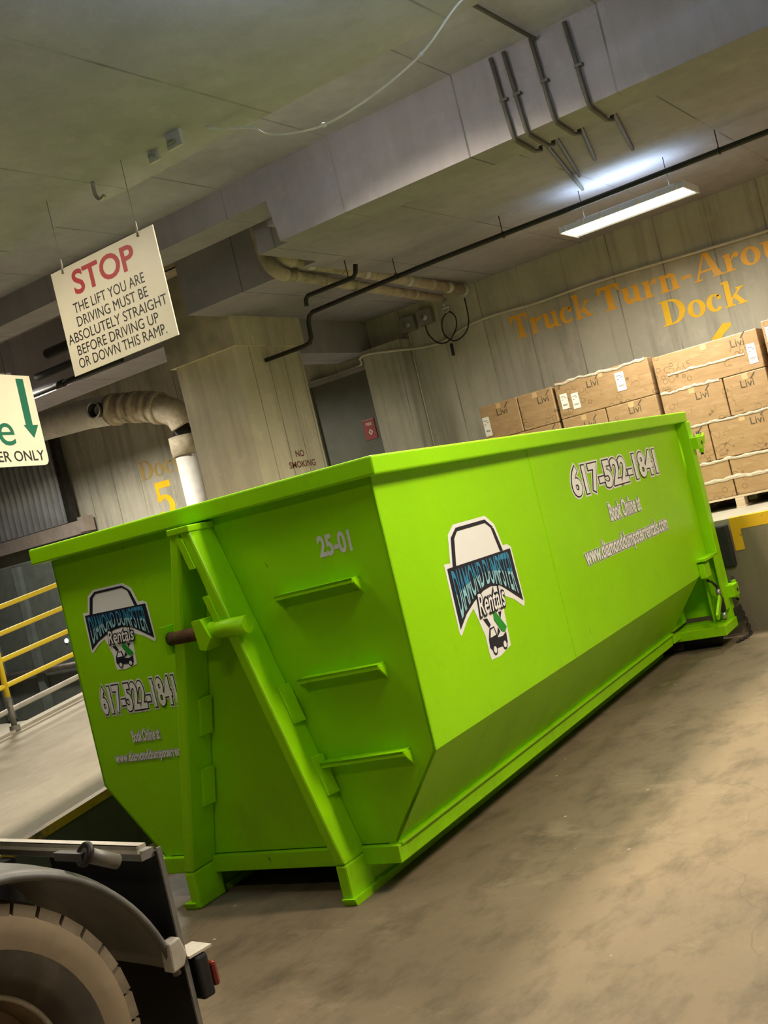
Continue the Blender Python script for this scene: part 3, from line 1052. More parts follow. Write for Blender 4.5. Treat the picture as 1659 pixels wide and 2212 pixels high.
# ================================================================== RAMP RAILING
rl = thing('railing', 'yellow tubular railing with four rails along the far side of the ramp', 'railing', (0, 6.0, 0))
for dz in (1.155, .915, .675, .435):
    obj('rail', MB().tube([(-3.0, 0, ramp_z(-3.0) + dz), (5.0, 0, ramp_z(5.0) + dz)], .024, 10), YELLOW, rl)
o = obj('kick_rail', MB().tube([(-3.0, .03, ramp_z(-3.0) + .2), (5.0, .03, ramp_z(5.0) + .2)], .026, 10), M('scuffed_grey_paint', (.42, .40, .36), .6, var=.25), rl)
o['label'] = 'grey kick rail'
for x in (-2.98, -1.28, .42, 2.12, 3.82):
    p = obj('post', MB().tube([(x, 0, ramp_z(x) + .32), (x, 0, ramp_z(x) + 1.155)], .028, 10), YELLOW, rl)
    q = obj('post_foot', MB().tube([(x, 0, ramp_z(x) - .0), (x, 0, ramp_z(x) + .33)], .029, 10).tube([(x, 0, ramp_z(x) - .02), (x, 0, ramp_z(x) + .06)], .05, 12), M('bare_grey_steel', (.20, .19, .17), .6, .3, var=.4, scale=20), p)
    q['label'] = 'post foot with the paint worn off'

# ================================================================== HOOK-LIFT TRUCK (rear corner in view)
TK = thing('hook_lift_truck', 'rear corner of a dark truck with a dusty wheel under a black mudguard', 'truck', (-2.719, -.146, 0), math.radians(-7.3))
TW = .527
TK_K = TW / .56
TYRE = M('dusty_tyre_sidewall', (.10, .082, .06), .85, var=.3, scale=5, dirt=(.20, .155, .10), dirt_amt=.7)
TREAD = M('tyre_tread_rubber', (.24, .19, .125), .85, var=.3, scale=12)
DUST = M('caked_dust_on_sidewall', (.30, .225, .135), .9, var=.2, scale=4, dirt=(.16, .125, .08), dirt_amt=.6)
GUARD = M('black_plastic_mudguard', (.20, .195, .175), .45, var=.2, dirt=(.14, .13, .11), dirt_amt=.5, scale=7)
FLAP = M('black_mud_flap', (.012, .011, .010), .7, var=.3)
ALU = M('dusty_white_plate', (.62, .57, .47), .5, var=.15, dirt=(.3, .26, .2), dirt_amt=.5)
RIMM = M('dusty_brown_wheel_rim', (.22, .16, .10), .55, .4, var=.3, dirt=(.36, .29, .2), dirt_amt=.5)
CHASSIS = M('black_chassis_paint', (.02, .02, .02), .6, .2, var=.3)


def wheel(parent, cx, y0, name):
    """tyre whose outer face lies at y0, width .27 towards +y"""
    c = (cx, y0, TW)
    K = lambda P: [(q[0] * TK_K, q[1]) for q in P]
    t = MB().lathe(K([(.445, -.008), (.50, -.004), (.528, .012), (.54, .03), (.542, .22), (.53, .245), (.45, .28), (.30, .25)]), c, (0, 1, 0), 72)
    ty = obj(name, t, TREAD, parent)
    obj('sidewall', MB().lathe(K([(.293, .04), (.31, .018), (.36, .0), (.425, -.007)]), c, (0, 1, 0), 72), TYRE, ty)
    o = obj('sidewall_dust_band', MB().lathe(K([(.425, -.0072), (.46, -.0095), (.515, -.006), (.522, .004)]), c, (0, 1, 0), 72), DUST, ty)
    n = 38
    bl = MB()
    for k in range(n):
        a0, a1 = 2 * PI * k / n, 2 * PI * (k + .86) / n
        for (ya, yb, sh) in ((-.0, .075, 0), (.095, .165, .5), (.185, .262, 0)):
            s = sh * 2 * PI / n
            P = []
            for (a, yy, ra) in ((a0, ya, .512 * TK_K if ya < .01 else .53 * TK_K), (a1, ya, .512 * TK_K if ya < .01 else .53 * TK_K), (a1, yb, .53 * TK_K), (a0, yb, .53 * TK_K)):
                P.append(Vector((cx + ra * math.cos(a + s), y0 + yy - .004, TW + ra * math.sin(a + s))))
            Q = []
            for (a, yy) in ((a0, ya), (a1, ya), (a1, yb), (a0, yb)):
                ra = TW - (.008 if yy < .01 or yy > .25 else 0)
                Q.append(Vector((cx + ra * math.cos(a + s), y0 + yy + .002, TW + ra * math.sin(a + s))))
            v = [bl.bm.verts.new(p) for p in P + Q]
            for q in ((0, 1, 2, 3), (4, 7, 6, 5), (0, 4, 5, 1), (1, 5, 6, 2), (2, 6, 7, 3), (3, 7, 4, 0)):
                bl.bm.faces.new([v[i] for i in q])
    obj('tread_blocks', bl, TREAD, ty)
    r_ = obj('wheel_rim', MB().lathe(K([(.255, .10), (.262, .05), (.285, .035)]), c, (0, 1, 0), 60).lathe(K([(.0, .06), (.08, .06), (.085, .10), (.12, .12), (.20, .13), (.255, .10)]), c, (0, 1, 0), 60), RIMM, ty)
    obj('rim_edge', MB().torus((cx, y0 + .036, TW), (0, 1, 0), .293 * TK_K, .009, 60, 8), ALU, r_)
    nb = MB()
    for k in range(10):
        a = 2 * PI * k / 10
        nb.tube([(cx + .165 * math.cos(a), y0 + .13, TW + .165 * math.sin(a)), (cx + .165 * math.cos(a), y0 + .085, TW + .165 * math.sin(a))], .015, 6)
    obj('wheel_nuts', nb, DARKSTEEL, r_)
    return ty


for cx in (0, -1.35):
    w = wheel(TK, cx, 0.0, 'wheel')
    vl = obj('valve', MB().tube([(cx - .02, -.008, TW + .352), (cx + .02, -.008, TW + .348)], .008, 8), ALU, w)
    wheel(TK, cx, .32, 'inner_wheel')
    wheel(TK, cx, 1.68, 'inner_wheel')
    wheel(TK, cx, 2.0, 'wheel')
    obj('axle', MB().tube([(cx, .1, TW), (cx, 2.2, TW)], .07, 14), CHASSIS, TK)
# mudguards: half barrel with a rolled lip
for k, cx in enumerate((.07, -1.28)):
    gc = Vector((cx, .02, .49))
    gm = MB()
    R1 = .612
    a0, a1 = math.radians(9), math.radians(160)
    N = 40
    for layer in (0, .012):
        pass
    prof = [(-.045, -.018), (-.03, 0), (.0, .012), (.12, .018), (.42, .018), (.56, .0)]
    rings = []
    for i in range(N + 1):
        a = a0 + (a1 - a0) * i / N
        d = Vector((math.cos(a), 0, math.sin(a)))
        rings.append([gm.bm.verts.new(gc + d * (R1 + h) + Vector((0, y, 0))) for y, h in prof])
    for i in range(N):
        for j in range(len(prof) - 1):
            fc = gm.bm.faces.new((rings[i][j], rings[i][j + 1], rings[i + 1][j + 1], rings[i + 1][j]))
            fc.smooth = True
    g = obj('mudguard', gm, GUARD, TK)
    sm = g.modifiers.new('thickness', 'SOLIDIFY')
    sm.thickness = .008
    lp = MB().tube([gc + Vector((math.cos(a0 + (a1 - a0) * i / N), 0, math.sin(a0 + (a1 - a0) * i / N))) * (R1 - .012) + Vector((0, -.045, 0)) for i in range(N + 1)], .013, 8)
    obj('mudguard_lip', lp, M('scuffed_mudguard_lip', (.17, .165, .15), .5, var=.3, scale=10), g)
    if k == 0:
        st = MB().tube([(.45, -.02, 1.05), (.553, -.02, .985)], .023, 14)
        so = obj('mudguard_stay', st, M('dull_grey_stay', (.22, .21, .19), .5, .4, var=.2), g)
        obj('stay_clamp', MB().torus((.455, -.02, 1.047), (1, 0, -.6), .027, .011, 20, 8).box((.435, -.03, 1.03), (.458, .12, 1.055)), DARKSTEEL, so)
        obj('end_bracket', MB().prism([(.635, -.05, .60), (.68, -.05, .605), (.70, -.05, .64), (.685, -.05, .695), (.64, -.05, .69)], (0, .05, 0)), ALU, g, bevel=.006)
# rear cross plate, flap, tail lamp, chassis
obj('rear_cross_plate', MB().box((.625, -.025, .990), (.66, 2.33, 1.003)).box((.625, -.025, .978), (.633, 2.33, 1.003)), ALU, TK)
obj('under_plate', MB().box((.64, -.015, .95), (.69, 2.32, .978)), GREYPAINT, TK)
obj('mud_flap', MB().box((.696, -.02, .22), (.708, .62, .962)), FLAP, TK)
obj('mud_flap', MB().box((.696, 1.66, .22), (.708, 2.33, .962)), FLAP, TK)
obj('flap_edge', MB().box((.694, -.028, .22), (.710, -.02, .972)), GUARD, TK)
for y in (-.04, 2.23):
    tb = obj('lamp_bracket', MB().box((.709, y, .612), (.80, y + .1, .62)), ALU, TK)
    tl = obj('tail_lamp', MB().box((.725, y - .005, .47), (.775, y + .11, .608)), CHASSIS, TK, bevel=.01)
    LENS = M('red_lamp_lens', (.22, .03, .02), .25, var=.1)
    obj('lamp_lens', MB().box((.775, y - .008, .49), (.80, y + .105, .57)), LENS, tl, bevel=.012)
for y in (.72, 1.5):
    obj('chassis_beam', MB().box((-4.6, y, .70), (.625, y + .08, .95)), CHASSIS, TK)
obj('chassis_cross_member', MB().box((.45, .7, .72), (.55, 1.6, .94)).box((-1.9, .7, .74), (-1.8, 1.6, .96)), CHASSIS, TK)

# ================================================================== PALLETS, BOXES ON THE DOCK
DZ = 1.06
BOXES = []
FX = 6.9


def make_pallet(y0, y1, label):
    t = thing('wooden_pallet', label, 'pallet', (FX, y0, DZ), 0, 'wooden pallets under the cardboard boxes')
    w = y1 - y0
    for k, y in enumerate((0, w / 2 - .045, w - .09)):
        for x in (0, .5, 1.0):
            obj('block', MB().box((x, y, .022), (x + .12, y + .09, .105)), WOOD, t)
    for y in (0, w / 2 - .05, w - .1):
        obj('bottom_board', MB().box((0, y, 0), (1.14, y + .1, .02)), WOOD, t)
    for k in range(7):
        obj('deck_board', MB().box((k * .172, 0, .107), (k * .172 + .105, w, .128)), WOOD, t)
    return t


make_pallet(-.27, .83, 'wooden pallet under the tall right-hand stack beside the container end')
make_pallet(.87, 1.97, 'wooden pallet under the middle stack of boxes')
make_pallet(2.0, 2.93, 'wooden pallet under the lowest, left-hand stack of boxes')
make_pallet(-1.43, -.32, 'wooden pallet under the boxes at the right edge')


def carton(y0, y1, z0, z1, label, group, x0=FX, x1=FX + 1.12, logo_at=None, sticker=(), tape=True, flowers=True, ink=CARDINK):
    """cardboard box; logo_at, stickers given as (distance from the left end, height above bottom)"""
    t = thing('cardboard_box', label, 'box', (x0, (y0 + y1) / 2, z0), 0, group)
    w, h = (y1 - y0) / 2, z1 - z0
    obj('carton', MB().box((0, -w + .003, 0), (x1 - x0, w - .003, h - .004)), CARD, t, bevel=.008)
    pl = Plane((0, w, 0), (0, -1, 0), (0, 0, 1))
    if tape:
        tp = MB()
        flat(tp, pl, [(w - .03, h - .07), (w + .03, h - .07), (w + .03, h - .012), (w - .03, h - .012)], .0012)
        tp.box((.008, -.03, h - .0035), (x1 - x0 - .008, .03, h - .0025))
        obj('packing_tape', tp, M('brown_packing_tape', (.56, .38, .20), .25, var=.06), t)
    if logo_at:
        m = MB()
        a, b = logo_at
        letters(m, pl, 'Livi', a, a + .135, b, b + .075, .0026, 0, .0)
        flat(m, pl, [(a + .105, b + .075), (a + .115, b + .07), (a + .165, b + .125), (a + .15, b + .125)], .0026)
        obj('printed_logo', m, ink, t)
        m = MB()
        flat(m, pl, [(.04, .035), (.13, .035), (.13, .06), (.04, .06)], .0024)
        obj('printed_marks', m, CARDINK_PALE, t)
    for a, b, sw, sh in sticker:
        m = MB()
        flat(m, pl, [(a, b), (a + sw, b), (a + sw, b + sh), (a, b + sh)], .003)
        so = obj('shipping_label', m, PAPER, t)
        m = MB()
        for q in range(7):
            flat(m, pl, [(a + sw * (.2 + .09 * q), b + sh * .22), (a + sw * (.25 + .09 * q), b + sh * .22), (a + sw * (.25 + .09 * q), b + sh * .32), (a + sw * (.2 + .09 * q), b + sh * .32)], .0038)
        for q, (u0, u1) in enumerate(((.15, .4), (.55, .85), (.15, .7))):
            flat(m, pl, [(a + sw * u0, b + sh * (.6 + .1 * q)), (a + sw * u1, b + sh * (.6 + .1 * q)), (a + sw * u1, b + sh * (.63 + .1 * q)), (a + sw * u0, b + sh * (.63 + .1 * q))], .0038)
        obj('label_print', m, CARDINK, so)
    return t


ZB0 = DZ + .129
GR, GM, GL, GE = 'boxes of the tall right-hand stack', 'boxes of the middle stack', 'boxes of the left-hand stack', 'boxes of the stack at the right edge'
# right-hand stack, top layer first
LH = .398
zz = [ZB0 + LH * k for k in range(5)]
carton(-.27, .83, zz[3], zz[3] + LH, 'wide brown box on top of the tall stack, one white label near its right end', GR, logo_at=(.82, .27), sticker=((.965, .06, .085, .20),))
carton(.17, .83, zz[2], zz[3], 'brown box directly under the wide top box, left one of its layer', GR, logo_at=(.36, .25))
carton(-.27, .165, zz[2], zz[3], 'brown box directly under the wide top box, right one of its layer', GR, logo_at=(.16, .25))
carton(.42, .83, zz[1], zz[2], 'narrow brown box beside the container end post, second layer up, left one', GR, logo_at=(.19, .25))
carton(-.27, .415, zz[1], zz[2], 'brown box right of the narrow one, second layer above the pallet', GR, logo_at=(.42, .27))
carton(.30, .83, zz[0], zz[1], 'bottom brown box of the tall stack, left one behind the container post', GR, flowers=False, tape=False)
carton(-.27, .295, zz[0], zz[1], 'bottom brown box of the tall stack, right one with glossy film', GR, flowers=False, tape=False)
# middle stack
LM = .405
zz = [ZB0 + LM * k for k in range(5)]
carton(.87, 1.97, zz[3], zz[3] + LM, 'wide brown box with three white labels on top of the middle stack', GM, logo_at=(.38, .26), sticker=((.045, .10, .085, .17), (.175, .075, .085, .17), (.71, .13, .10, .2)))
carton(1.45, 1.97, zz[2], zz[3], 'brown box under the three-label box, left one', GM, logo_at=(.25, .24))
carton(.87, 1.445, zz[2], zz[3], 'brown box under the three-label box, right one', GM, logo_at=(.25, .27))
carton(.87, 1.97, zz[1], zz[2], 'wide brown box third from the top of the middle stack, hidden by the container rim', GM, flowers=False)
carton(.87, 1.97, zz[0], zz[1], 'bottom brown box of the middle stack, on its pallet behind the container', GM, flowers=False)
# left stack
LL = .40
zz = [ZB0 + LL * k for k in range(5)]
carton(2.44, 2.93, zz[3], zz[3] + LL, 'top left box of the left-hand stack, with a white label at its left end', GL, logo_at=(.21, .25), sticker=((.01, .05, .085, .22),))
carton(2.0, 2.435, zz[3], zz[3] + LL, 'top right box of the left-hand stack, beside the three-label box', GL, logo_at=(.24, .25))
carton(2.0, 2.93, zz[2], zz[3], 'wide box under the two top boxes of the left-hand stack', GL, logo_at=(.72, .27))
carton(2.0, 2.93, zz[1], zz[2], 'wide box third from the top of the left-hand stack, behind the container', GL, flowers=False)
carton(2.0, 2.93, zz[0], zz[1], 'bottom box of the left-hand stack, on its pallet behind the container', GL, flowers=False)
# the stack cut by the right edge of the photo
LE = .41
zz = [ZB0 + LE * k for k in range(5)]
for k, wn in ((3, 'top box'), (2, 'second box from the top'), (1, 'third box from the top'), (0, 'bottom box')):
    carton(-1.43, -.32, zz[k], zz[k] + LE, wn + ' of the stack cut off at the right edge', GE, logo_at=(.3, .25), sticker=((.03, .17, .07, .17),) if k == 3 else ())


def film_band(y0, y1, z, hgt, label, ragged=.03, seed=1):
    """crumpled strip of clear stretch film clinging to the front of a stack"""
    rng = random.Random(seed)
    m = MB()
    n = 60
    rows = []
    ph = [rng.uniform(0, 6.28) for _ in range(6)]

    def wob(t, k):
        return (math.sin(t * 9 + ph[k]) + .7 * math.sin(t * 23 + ph[k + 1]) + .5 * math.sin(t * 51 + ph[k + 2])) / 2.2
    for i in range(n + 1):
        y = y0 + (y1 - y0) * i / n
        b = z + ragged * .6 * wob(i / n, 0)
        t = b + hgt * (.55 + .45 * abs(wob(i / n, 3)))
        rows.append([m.bm.verts.new((FX - .003, y, b)), m.bm.verts.new((FX - .006, y, (b + t) / 2)), m.bm.verts.new((FX - .003, y, t))])
    for i in range(n):
        for j in range(2):
            m.bm.faces.new((rows[i][j], rows[i][j + 1], rows[i + 1][j + 1], rows[i + 1][j]))
    o = obj('stretch_film', m, FILM)
    tag(o, label, 'film', 'strips of stretch film on the stacks')
    sm = o.modifiers.new('thickness', 'SOLIDIFY')
    sm.thickness = .0015
    return o


film_band(.90, 1.95, ZB0 + 4 * LM - .03, .035, 'ragged film edge along the top of the middle stack', .03, 3)
film_band(.2, .82, ZB0 + 3 * LH - .012, .035, 'white film strip under the wide box on top of the tall stack', .015, 5)
film_band(-.25, .82, ZB0 + 2 * LH - .02, .03, 'white film strip between second and third layers of the tall stack', .014, 7)
film_band(-.26, .82, ZB0 + 1 * LH - .03, .04, 'white film strip above the bottom boxes of the tall stack', .016, 9)
film_band(-.26, .82, ZB0 + .5 * LH - .03, .05, 'white film strip around the bottom boxes just above the pallet', .02, 11)
film_band(-.1, .7, ZB0 + 3.42 * LH, .028, 'thin wrinkled film strip across the wide box on top', .012, 13)

# dock edge: yellow steel guard, black bumper
dg = thing('dock_edge_guard', 'chipped yellow steel edge guard on the concrete dock, right of the container end', 'edge guard', (5.72, .085, 0))
obj('edge_strip', MB().box((-.012, -2.4, .95), (0, .0, 1.045)).box((-.012, -2.4, 1.045), (.10, 0, 1.062)), YELLOW_WORN, dg)
obj('end_plate', MB().box((-.014, -.085, .76), (0, .0, .95)), YELLOW_WORN, dg)
obj('dock_bumper', MB().box((5.66, .10, .62), (5.72, .42, 1.02)), BLACK_RUBBER, None, bevel=.02)
tag(bpy.data.objects['dock_bumper'], 'black rubber bumper on the dock face behind the container end', 'bumper')

# ================================================================== PIPES, CONDUITS, CABLES
# two wrapped pipes running under the soffit from a riser to the wall
pp = thing('wrapped_pipe', 'upper of two wrapped pipes under the ceiling, with an elbow up to the slab', 'pipe', (4.45, 3.40, 4.54), 0, 'wrapped pipes under the ceiling')
run = [(0, 0, .85), (0, 0, .14), (.03, 0, .05), (.12, 0, .0), (3.62, -.03, -.16)]
obj('pipe_run', MB().tube(smooth_path([(0, .05, .80), (0, .02, .3), (.01, 0, .12), (.06, 0, .03), (.18, 0, -.005)], 6), .075, 16).tube([(.18, 0, -.005), (3.60, -.03, -.16)], .062, 16), PIPEWRAP, pp)
for k, t in enumerate((.08, .25, .37, .5, .63, .78, .9)):
    P = Vector((.18, 0, -.005)).lerp(Vector((3.6, -.03, -.16)), t)
    obj('pipe_joint_band', MB().tube([P - Vector((.05, 0, 0)), P + Vector((.05, 0, 0))], .068, 16), PIPEWHITE if k % 2 == 0 else PIPEWRAP, pp)
obj('end_cap', MB().tube([(3.6, -.03, -.16), (3.66, -.03, -.163)], .076, 16), PIPEWHITE, pp)
pp2 = thing('wrapped_pipe', 'lower of two wrapped pipes under the ceiling, ending with a valve handle', 'pipe', (4.42, 3.50, 4.42), 0, 'wrapped pipes under the ceiling')
obj('pipe_run', MB().tube(smooth_path([(0, .1, .92), (0, .08, .3), (.0, .03, .1), (.06, 0, .02), (.18, 0, .0)], 6), .07, 16).tube([(.18, 0, 0), (3.3, .02, -.12)], .054, 16), PIPEWRAP, pp2)
for k, t in enumerate((.05, .22, .4, .6, .8)):
    P = Vector((.18, 0, 0)).lerp(Vector((3.3, .02, -.12)), t)
    obj('pipe_joint_band', MB().tube([P - Vector((.04, 0, 0)), P + Vector((.04, 0, 0))], .059, 16), PIPEWRAP, pp2)
obj('valve', MB().tube([(3.3, .02, -.12), (3.42, .02, -.125)], .02, 10).tube([(3.36, .02, -.12), (3.36, .02, -.22)], .014, 8).tube([(3.36, -.05, -.235), (3.36, .07, -.235)], .016, 8).torus((3.36, .01, -.26), (1, 0, 0), .035, .008), STEEL, pp2)

bp = thing('iron_pipe', 'long thin black pipe under the soffit, bending down beside the column', 'pipe', (5.72, 0, 4.275), 0, 'thin black pipes')
P = [(-.02, -5.0, 0), (0.0, -1.0, 0), (.0, 2.4, 0), (.06, 3.27, 0), (.15, 4.17, 0), (.165, 4.24, -.03), (.17, 4.27, -.09), (.18, 4.29, -.26), (.19, 4.33, -.31), (.2, 4.43, -.325), (.2, 5.02, -.325)]
obj('pipe_run', MB().tube(P, .026, 10), BLACKPIPE, bp)
for y in (-.6, 1.6, 2.9):
    obj('pipe_hanger', MB().torus((0, y, 0), (0, 1, 0), .032, .006, 16, 6).tube([(0, y, .03), (0, y, .19)], .005, 6), DARKSTEEL, bp)
bp2 = thing('iron_pipe', 'short thin black pipe crossing below the two wrapped pipes', 'pipe', (5.1, 2.98, 4.27), 0, 'thin black pipes')
obj('pipe_run', MB().tube([(0, 0, .12), (0, .02, .04), (0, .06, .0), (0, .66, .0), (0, .70, -.03), (0, .71, -.1)], .024, 10), BLACKPIPE, bp2)
obj('pipe_hanger', MB().tube([(0, .12, .0), (0, .12, .2)], .006, 6), DARKSTEEL, bp2)

COND = M('grey_conduit', (.12, .115, .10), .6, .2, var=.15)
for (y, x1, y1, lab) in ((.215, 5.9, .76, 'leftmost of four conduits running down the girder and along the soffit'), (.105, 5.4, .58, 'second from the left of four conduits on the girder'), (-.12, 5.1, .30, 'third from the left of four conduits on the girder'), (-.39, 5.25, .0, 'rightmost of four conduits running down the girder')):
    c = thing('conduit', lab, 'conduit', (3.215, y, 4.3), 0, 'conduits on the girder')
    obj('conduit_run', MB().tube([(0, .03, .62), (0, 0, .03), (.03, 0, -.012), (.44, .04, -.012), (.60, .05, .02), (.66, .06, .15), (x1 - 3.215, y1 - y, .15)], .017, 8), COND, c)
    obj('conduit_clip', MB().box((-.02, -.03, .28), (.02, .03, .30)), COND, c)
tag(obj('conduit', MB().tube([(1.0, -.12, 4.905), (3.22, -.12, 4.905)], .015, 8), COND), 'single conduit running across the recess ceiling above the girder', 'conduit', 'conduits on the girder')

# cables
tag(obj('cable', MB().tube(smooth_path([(8.26, -3.0, 3.84), (8.26, -.32, 3.88), (8.26, 1.6, 3.955), (8.26, 2.5, 3.95), (8.26, 3.1, 3.98), (8.26, 3.5, 3.96), (8.27, 3.95, 3.865), (8.27, 4.34, 3.895)], 8) + smooth_path([(8.0, 4.42, 3.90), (7.99, 4.9, 3.985), (8.0, 5.06, 3.97), (8.2, 5.2, 3.92), (8.22, 5.5, 3.90), (8.22, 6.15, 3.91)], 6), .016, 8), CABLEGREY), 'grey cable looping along the dock wall above the painted lettering', 'cable')
tag(obj('cable', MB().tube(smooth_path([(.60, -.95, 4.2), (.55, -.78, 4.14), (.55, -.52, 4.0), (.55, -.18, 3.92), (.55, .13, 3.90), (.55, .37, 3.95), (.55, .5, 4.0), (.55, .56, 4.05), (.55, .61, 4.08), (.55, .8, 4.15), (.55, .9, 4.2)], 8), .006, 6).tube([(.55, .12, 3.897), (.55, .14, 3.905)], .012, 8).tube([(.55, -.53, 4.003), (.55, -.51, 3.997)], .01, 8), CABLEWHITE), 'thin white cable sagging from the ceiling beam in a long curve', 'cable')
jb = []
for (y, z, lab) in ((4.36, 4.13, 'left of two square junction boxes high on the dock wall'), (4.08, 4.15, 'right of two square junction boxes high on the dock wall')):
    t = thing('junction_box', lab, 'junction box', (8.3, y, z), 0, 'junction boxes')
    obj('box_body', MB().box((-.09, -.11, 0), (0, .11, .2)), GREYPAINT, t, bevel=.006)
    obj('socket_cover', MB().lathe([(0, -.012), (.045, -.012), (.05, 0)], (-.09, 0, .1), (1, 0, 0), 20), STEEL, t)
tag(obj('cord', MB().tube(smooth_path([(8.27, 4.395, 4.13), (8.25, 4.40, 3.6), (8.25, 4.405, 3.0), (8.26, 4.41, 2.2), (8.28, 4.40, 1.3)], 6), .008, 6), CABLEGREY), 'thin cord dropping from the left junction box beside the pilaster', 'cord')
tag(obj('cord', MB().tube(smooth_path([(8.19, 4.08, 4.13), (8.19, 4.06, 4.0), (8.19, 3.95, 3.86), (8.19, 3.8, 3.84), (8.19, 3.66, 3.95), (8.19, 3.62, 4.1), (8.19, 3.7, 4.2), (8.19, 3.82, 4.12), (8.19, 3.84, 3.95), (8.19, 3.72, 3.82), (8.19, 3.55, 3.86), (8.19, 3.45, 4.0), (8.19, 3.43, 4.3)], 8), .010, 6).tube([(8.19, 3.77, 3.80), (8.19, 3.78, 3.64)], .022, 8), BLACKPIPE), 'dark cord coiled in loops under the pipe ends', 'cord')

# fire notice on the door
fs = thing('fire_sign', 'small red fire notice with a white diamond on the dark door', 'sign', (8.235, 5.33, 2.90))
obj('sign_plate', MB().box((-.004, -.095, 0), (.004, .095, .28)), M('fire_red', (.34, .03, .03), .5, var=.08), fs)
FP = Plane((-.004, .095, 0), (0, -1, 0), (0, 0, 1))
m = MB()
oval(m, FP, .10, .10, .038, .045, .001, 4, hole=.45)
for q in range(6):
    flat(m, FP, [(.005 + q * .03, .27), (.02 + q * .03, .27), (.015 + q * .03, .28), (.0 + q * .03, .28)], .001)
letters(m, FP, 'FIRE', .045, .145, .19, .235, .001, 0, .02)
obj('sign_marks', m, SIGNWHITE, fs)

# ---- left background: pipes, shutter, casing
hp = thing('insulated_pipe', 'thick pale insulated pipe high on the left, running behind the STOP sign', 'pipe', (7.15, 7.6, 4.02), 0, 'large pipes by the far block wall')
obj('pipe_run', MB().tube([(0, 3.6, .46), (0, 2.7, .40), (0, 1.9, .35), (0, 1.35, .28)], .225, 24), PIPEWHITE, hp)
obj('pipe_elbow', MB().tube(smooth_path([(0, 1.35, .28), (.02, 1.0, .22), (.0, .6, .13), (0, .3, .0), (.05, .18, -.1), (.1, .14, -.25)], 5), [.2] * 26, 20), PIPEWRAP, hp)
for y, z, ry in ((1.3, .27, .24), (1.05, .23, .225), (.85, .19, .235), (.62, .135, .23), (.45, .07, .235)):
    obj('insulation_band', MB().tube([(0, y - .05, z - .012), (0, y + .05, z + .012)], ry, 22), PIPEWRAP, hp)
st = obj('pipe_stub', MB().lathe([(.085, -.0), (.10, -.22), (.115, -.22), (.115, -.19), (.10, 0)], (-.12, 1.42, .30), (1, .15, 0), 24), BLACKPIPE, hp)
obj('stub_ring', MB().torus((-.34, 1.39, .30), (1, .15, 0), .112, .014, 26, 8), STEEL, st)
vp = thing('insulated_pipe', 'white vertical pipe with a collar between the block wall and the column', 'pipe', (7.55, 8.08, 0), 0, 'large pipes by the far block wall')
obj('pipe_run', MB().tube([(0, 0, 1.06), (0, 0, 3.45)], .185, 24), PIPEWHITE, vp)
obj('pipe_collar', MB().tube([(0, 0, 3.38), (0, 0, 3.66)], .225, 24), PIPEWRAP, vp)
obj('pipe_neck', MB().tube([(0, 0, 3.66), (-.05, -.1, 3.74)], .15, 20), BLACKPIPE, vp)

SHUT = M('corrugated_steel', (.48, .50, .52), .42, .35, var=.15, scale=3)
sh = thing('corrugated_shutter', 'corrugated steel shutter panel at the far left, above a brown beam', 'shutter', (8.1, 11.5, 2.97))
m = MB()
n = 150
rows = []
for i in range(n + 1):
    y = i * .022
    x = .045 * math.sin(2 * PI * y / .155)
    rows.append((m.bm.verts.new((x, y, 0)), m.bm.verts.new((x, y, 1.5))))
for i in range(n):
    fc = m.bm.faces.new((rows[i][0], rows[i][1], rows[i + 1][1], rows[i + 1][0]))
    fc.smooth = True
o = obj('corrugated_sheet', m, SHUT, sh)
sm = o.modifiers.new('thickness', 'SOLIDIFY')
sm.thickness = .003
obj('edge_post', MB().box((-.07, -.12, -.02), (.07, -.0, 1.5)), DARKSTEEL, sh)
BROWN = M('brown_painted_steel', (.36, .30, .26), .55, .1, var=.15)
obj('bottom_beam', MB().box((-.12, -.30, -.24), (.12, 3.6, -.02)), BROWN, sh)
obj('beam_end_plate', MB().box((-.12, -.42, -.22), (.12, -.30, .03)), BROWN, sh)
cp = thing('compactor', 'dark steel compactor casing below the corrugated shutter, behind the railing', 'compactor', (6.75, 10.1, 0))
obj('casing', MB().box((0, 0, 0), (1.1, 4.2, 2.45)), M('dark_green_casing', (.035, .042, .036), .6, .1, var=.2), cp, bevel=.02)
for y in (.25, 1.2, 2.15):
    obj('casing_rib', MB().box((-.08, y, .05), (0, y + .14, 2.4)), M('dark_casing_rib', (.045, .055, .05), .6, .1, var=.2), cp)
obj('casing_pipe', MB().tube([(-.1, -.3, .75), (-.1, 4.0, .75)], .05, 10), DARKSTEEL, cp)
obj('casing_light', MB().lathe([(0, -.03), (.03, -.02), (.035, 0)], (-.001, .55, 1.12), (1, 0, 0), 16), emit('small_white_lamp', (1, .97, .9), 3), cp)

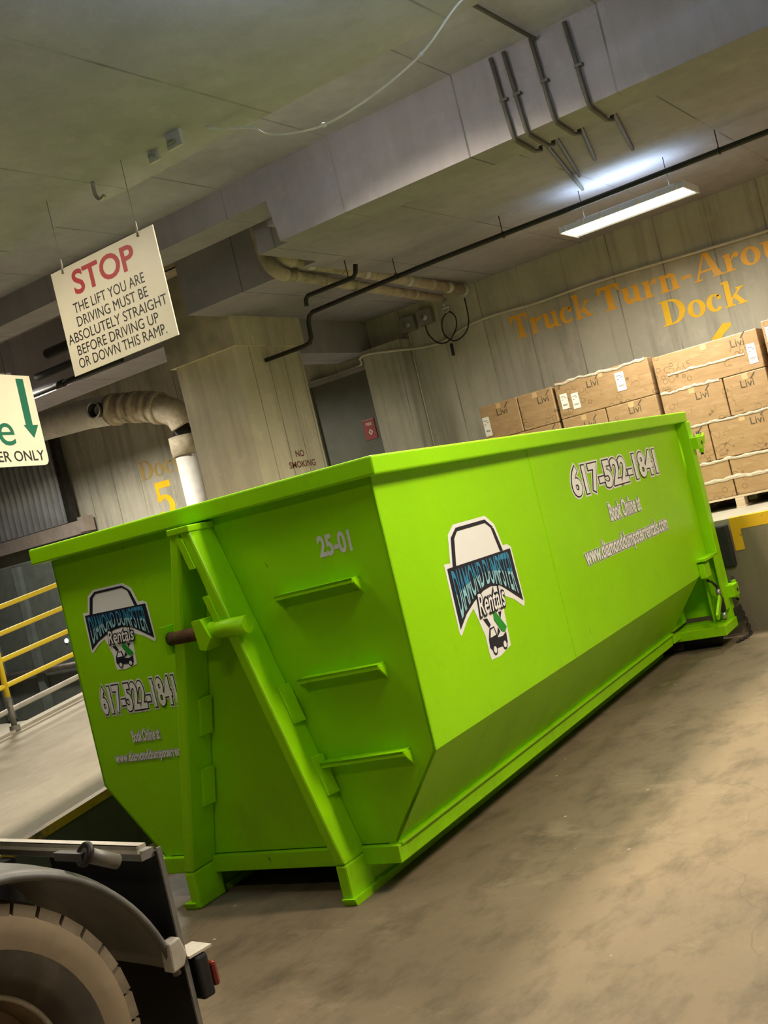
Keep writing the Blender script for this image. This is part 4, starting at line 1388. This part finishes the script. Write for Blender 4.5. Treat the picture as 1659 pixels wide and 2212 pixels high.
# cable tray and small fittings under the high slab on the left
ct = thing('cable_tray', 'dusty cable tray along the high slab right of the STOP sign', 'cable tray', (5.0, 4.5, 5.05))
obj('tray_body', MB().box((-.14, 0, 0), (.14, 2.6, .012)).box((-.14, 0, 0), (-.13, 2.6, .09)).box((.13, 0, 0), (.14, 2.6, .09)), PIPEWRAP, ct)
obj('tray_cable', MB().tube([(-.05, -.02, .03), (-.05, 2.6, .03)], .025, 8).tube([(.04, -.08, .04), (.04, 2.6, .04)], .03, 8), PIPEWHITE, ct)
obj('tray_hanger', MB().tube([(0, .3, .0), (0, .3, .3)], .008, 6).tube([(0, 1.9, .0), (0, 1.9, .3)], .008, 6), DARKSTEEL, ct)
fb = thing('ceiling_box', 'pale grey fitting box under the slab above the column head', 'fitting', (4.95, 4.18, 5.2))
obj('box_body', MB().box((-.13, -.2, 0), (.13, .2, .15)), GREYPAINT, fb, bevel=.02)
obj('box_cover', MB().box((-.1, -.12, -.09), (.08, .08, 0)), GREYPAINT, fb, bevel=.02)
for (x, y, z, k, lab) in ((.42, 1.03, 4.11, 0, 'larger pale bracket under the ceiling slab, up and right of the STOP sign'), (.51, 1.28, 4.137, 1, 'smaller pale bracket just left of the larger one under the ceiling slab'), (.47, 1.75, 4.08, 2, 'hook-shaped bracket under the ceiling slab, straight above the STOP sign')):
    t = thing('beam_bracket', lab, 'bracket', (x, y, z), 0, 'brackets under the ceiling slab')
    if k == 2:
        obj('hook', MB().tube(smooth_path([(0, .03, .12), (0, .03, .04), (0, 0, .0), (0, -.04, .01)], 5), .012, 8), STEEL, t)
    else:
        s = 1 if k == 0 else .7
        obj('bracket_plate', MB().box((-.02, -.055 * s, 0), (0, .055 * s, .09 * s)), PIPEWHITE, t)
        obj('bracket_arm', MB().box((-.05, -.02 * s, .02), (-.02, .02 * s, .04)), STEEL, t)
for (y0, y1, x, z, rad, lab) in ((5.9, 7.9, 5.0, 4.55, .05, 'dark pipe across the left bay just behind the STOP sign'), (6.0, 7.7, 4.6, 4.25, .035, 'thin dark pipe below the others in the left bay'), (5.9, 7.9, 5.25, 4.85, .07, 'thick dim pipe highest in the left bay')):
    t = thing('ceiling_pipe', lab, 'pipe', (x, y0, z), 0, 'dim pipes in the left bay')
    obj('pipe_run', MB().tube([(0, 0, 0), (0, y1 - y0, 0)], rad, 12), BLACKPIPE, t)
    obj('pipe_coupling', MB().tube([(0, 1.0, 0), (0, 1.15, 0)], rad * 1.3, 12), BLACKPIPE, t)
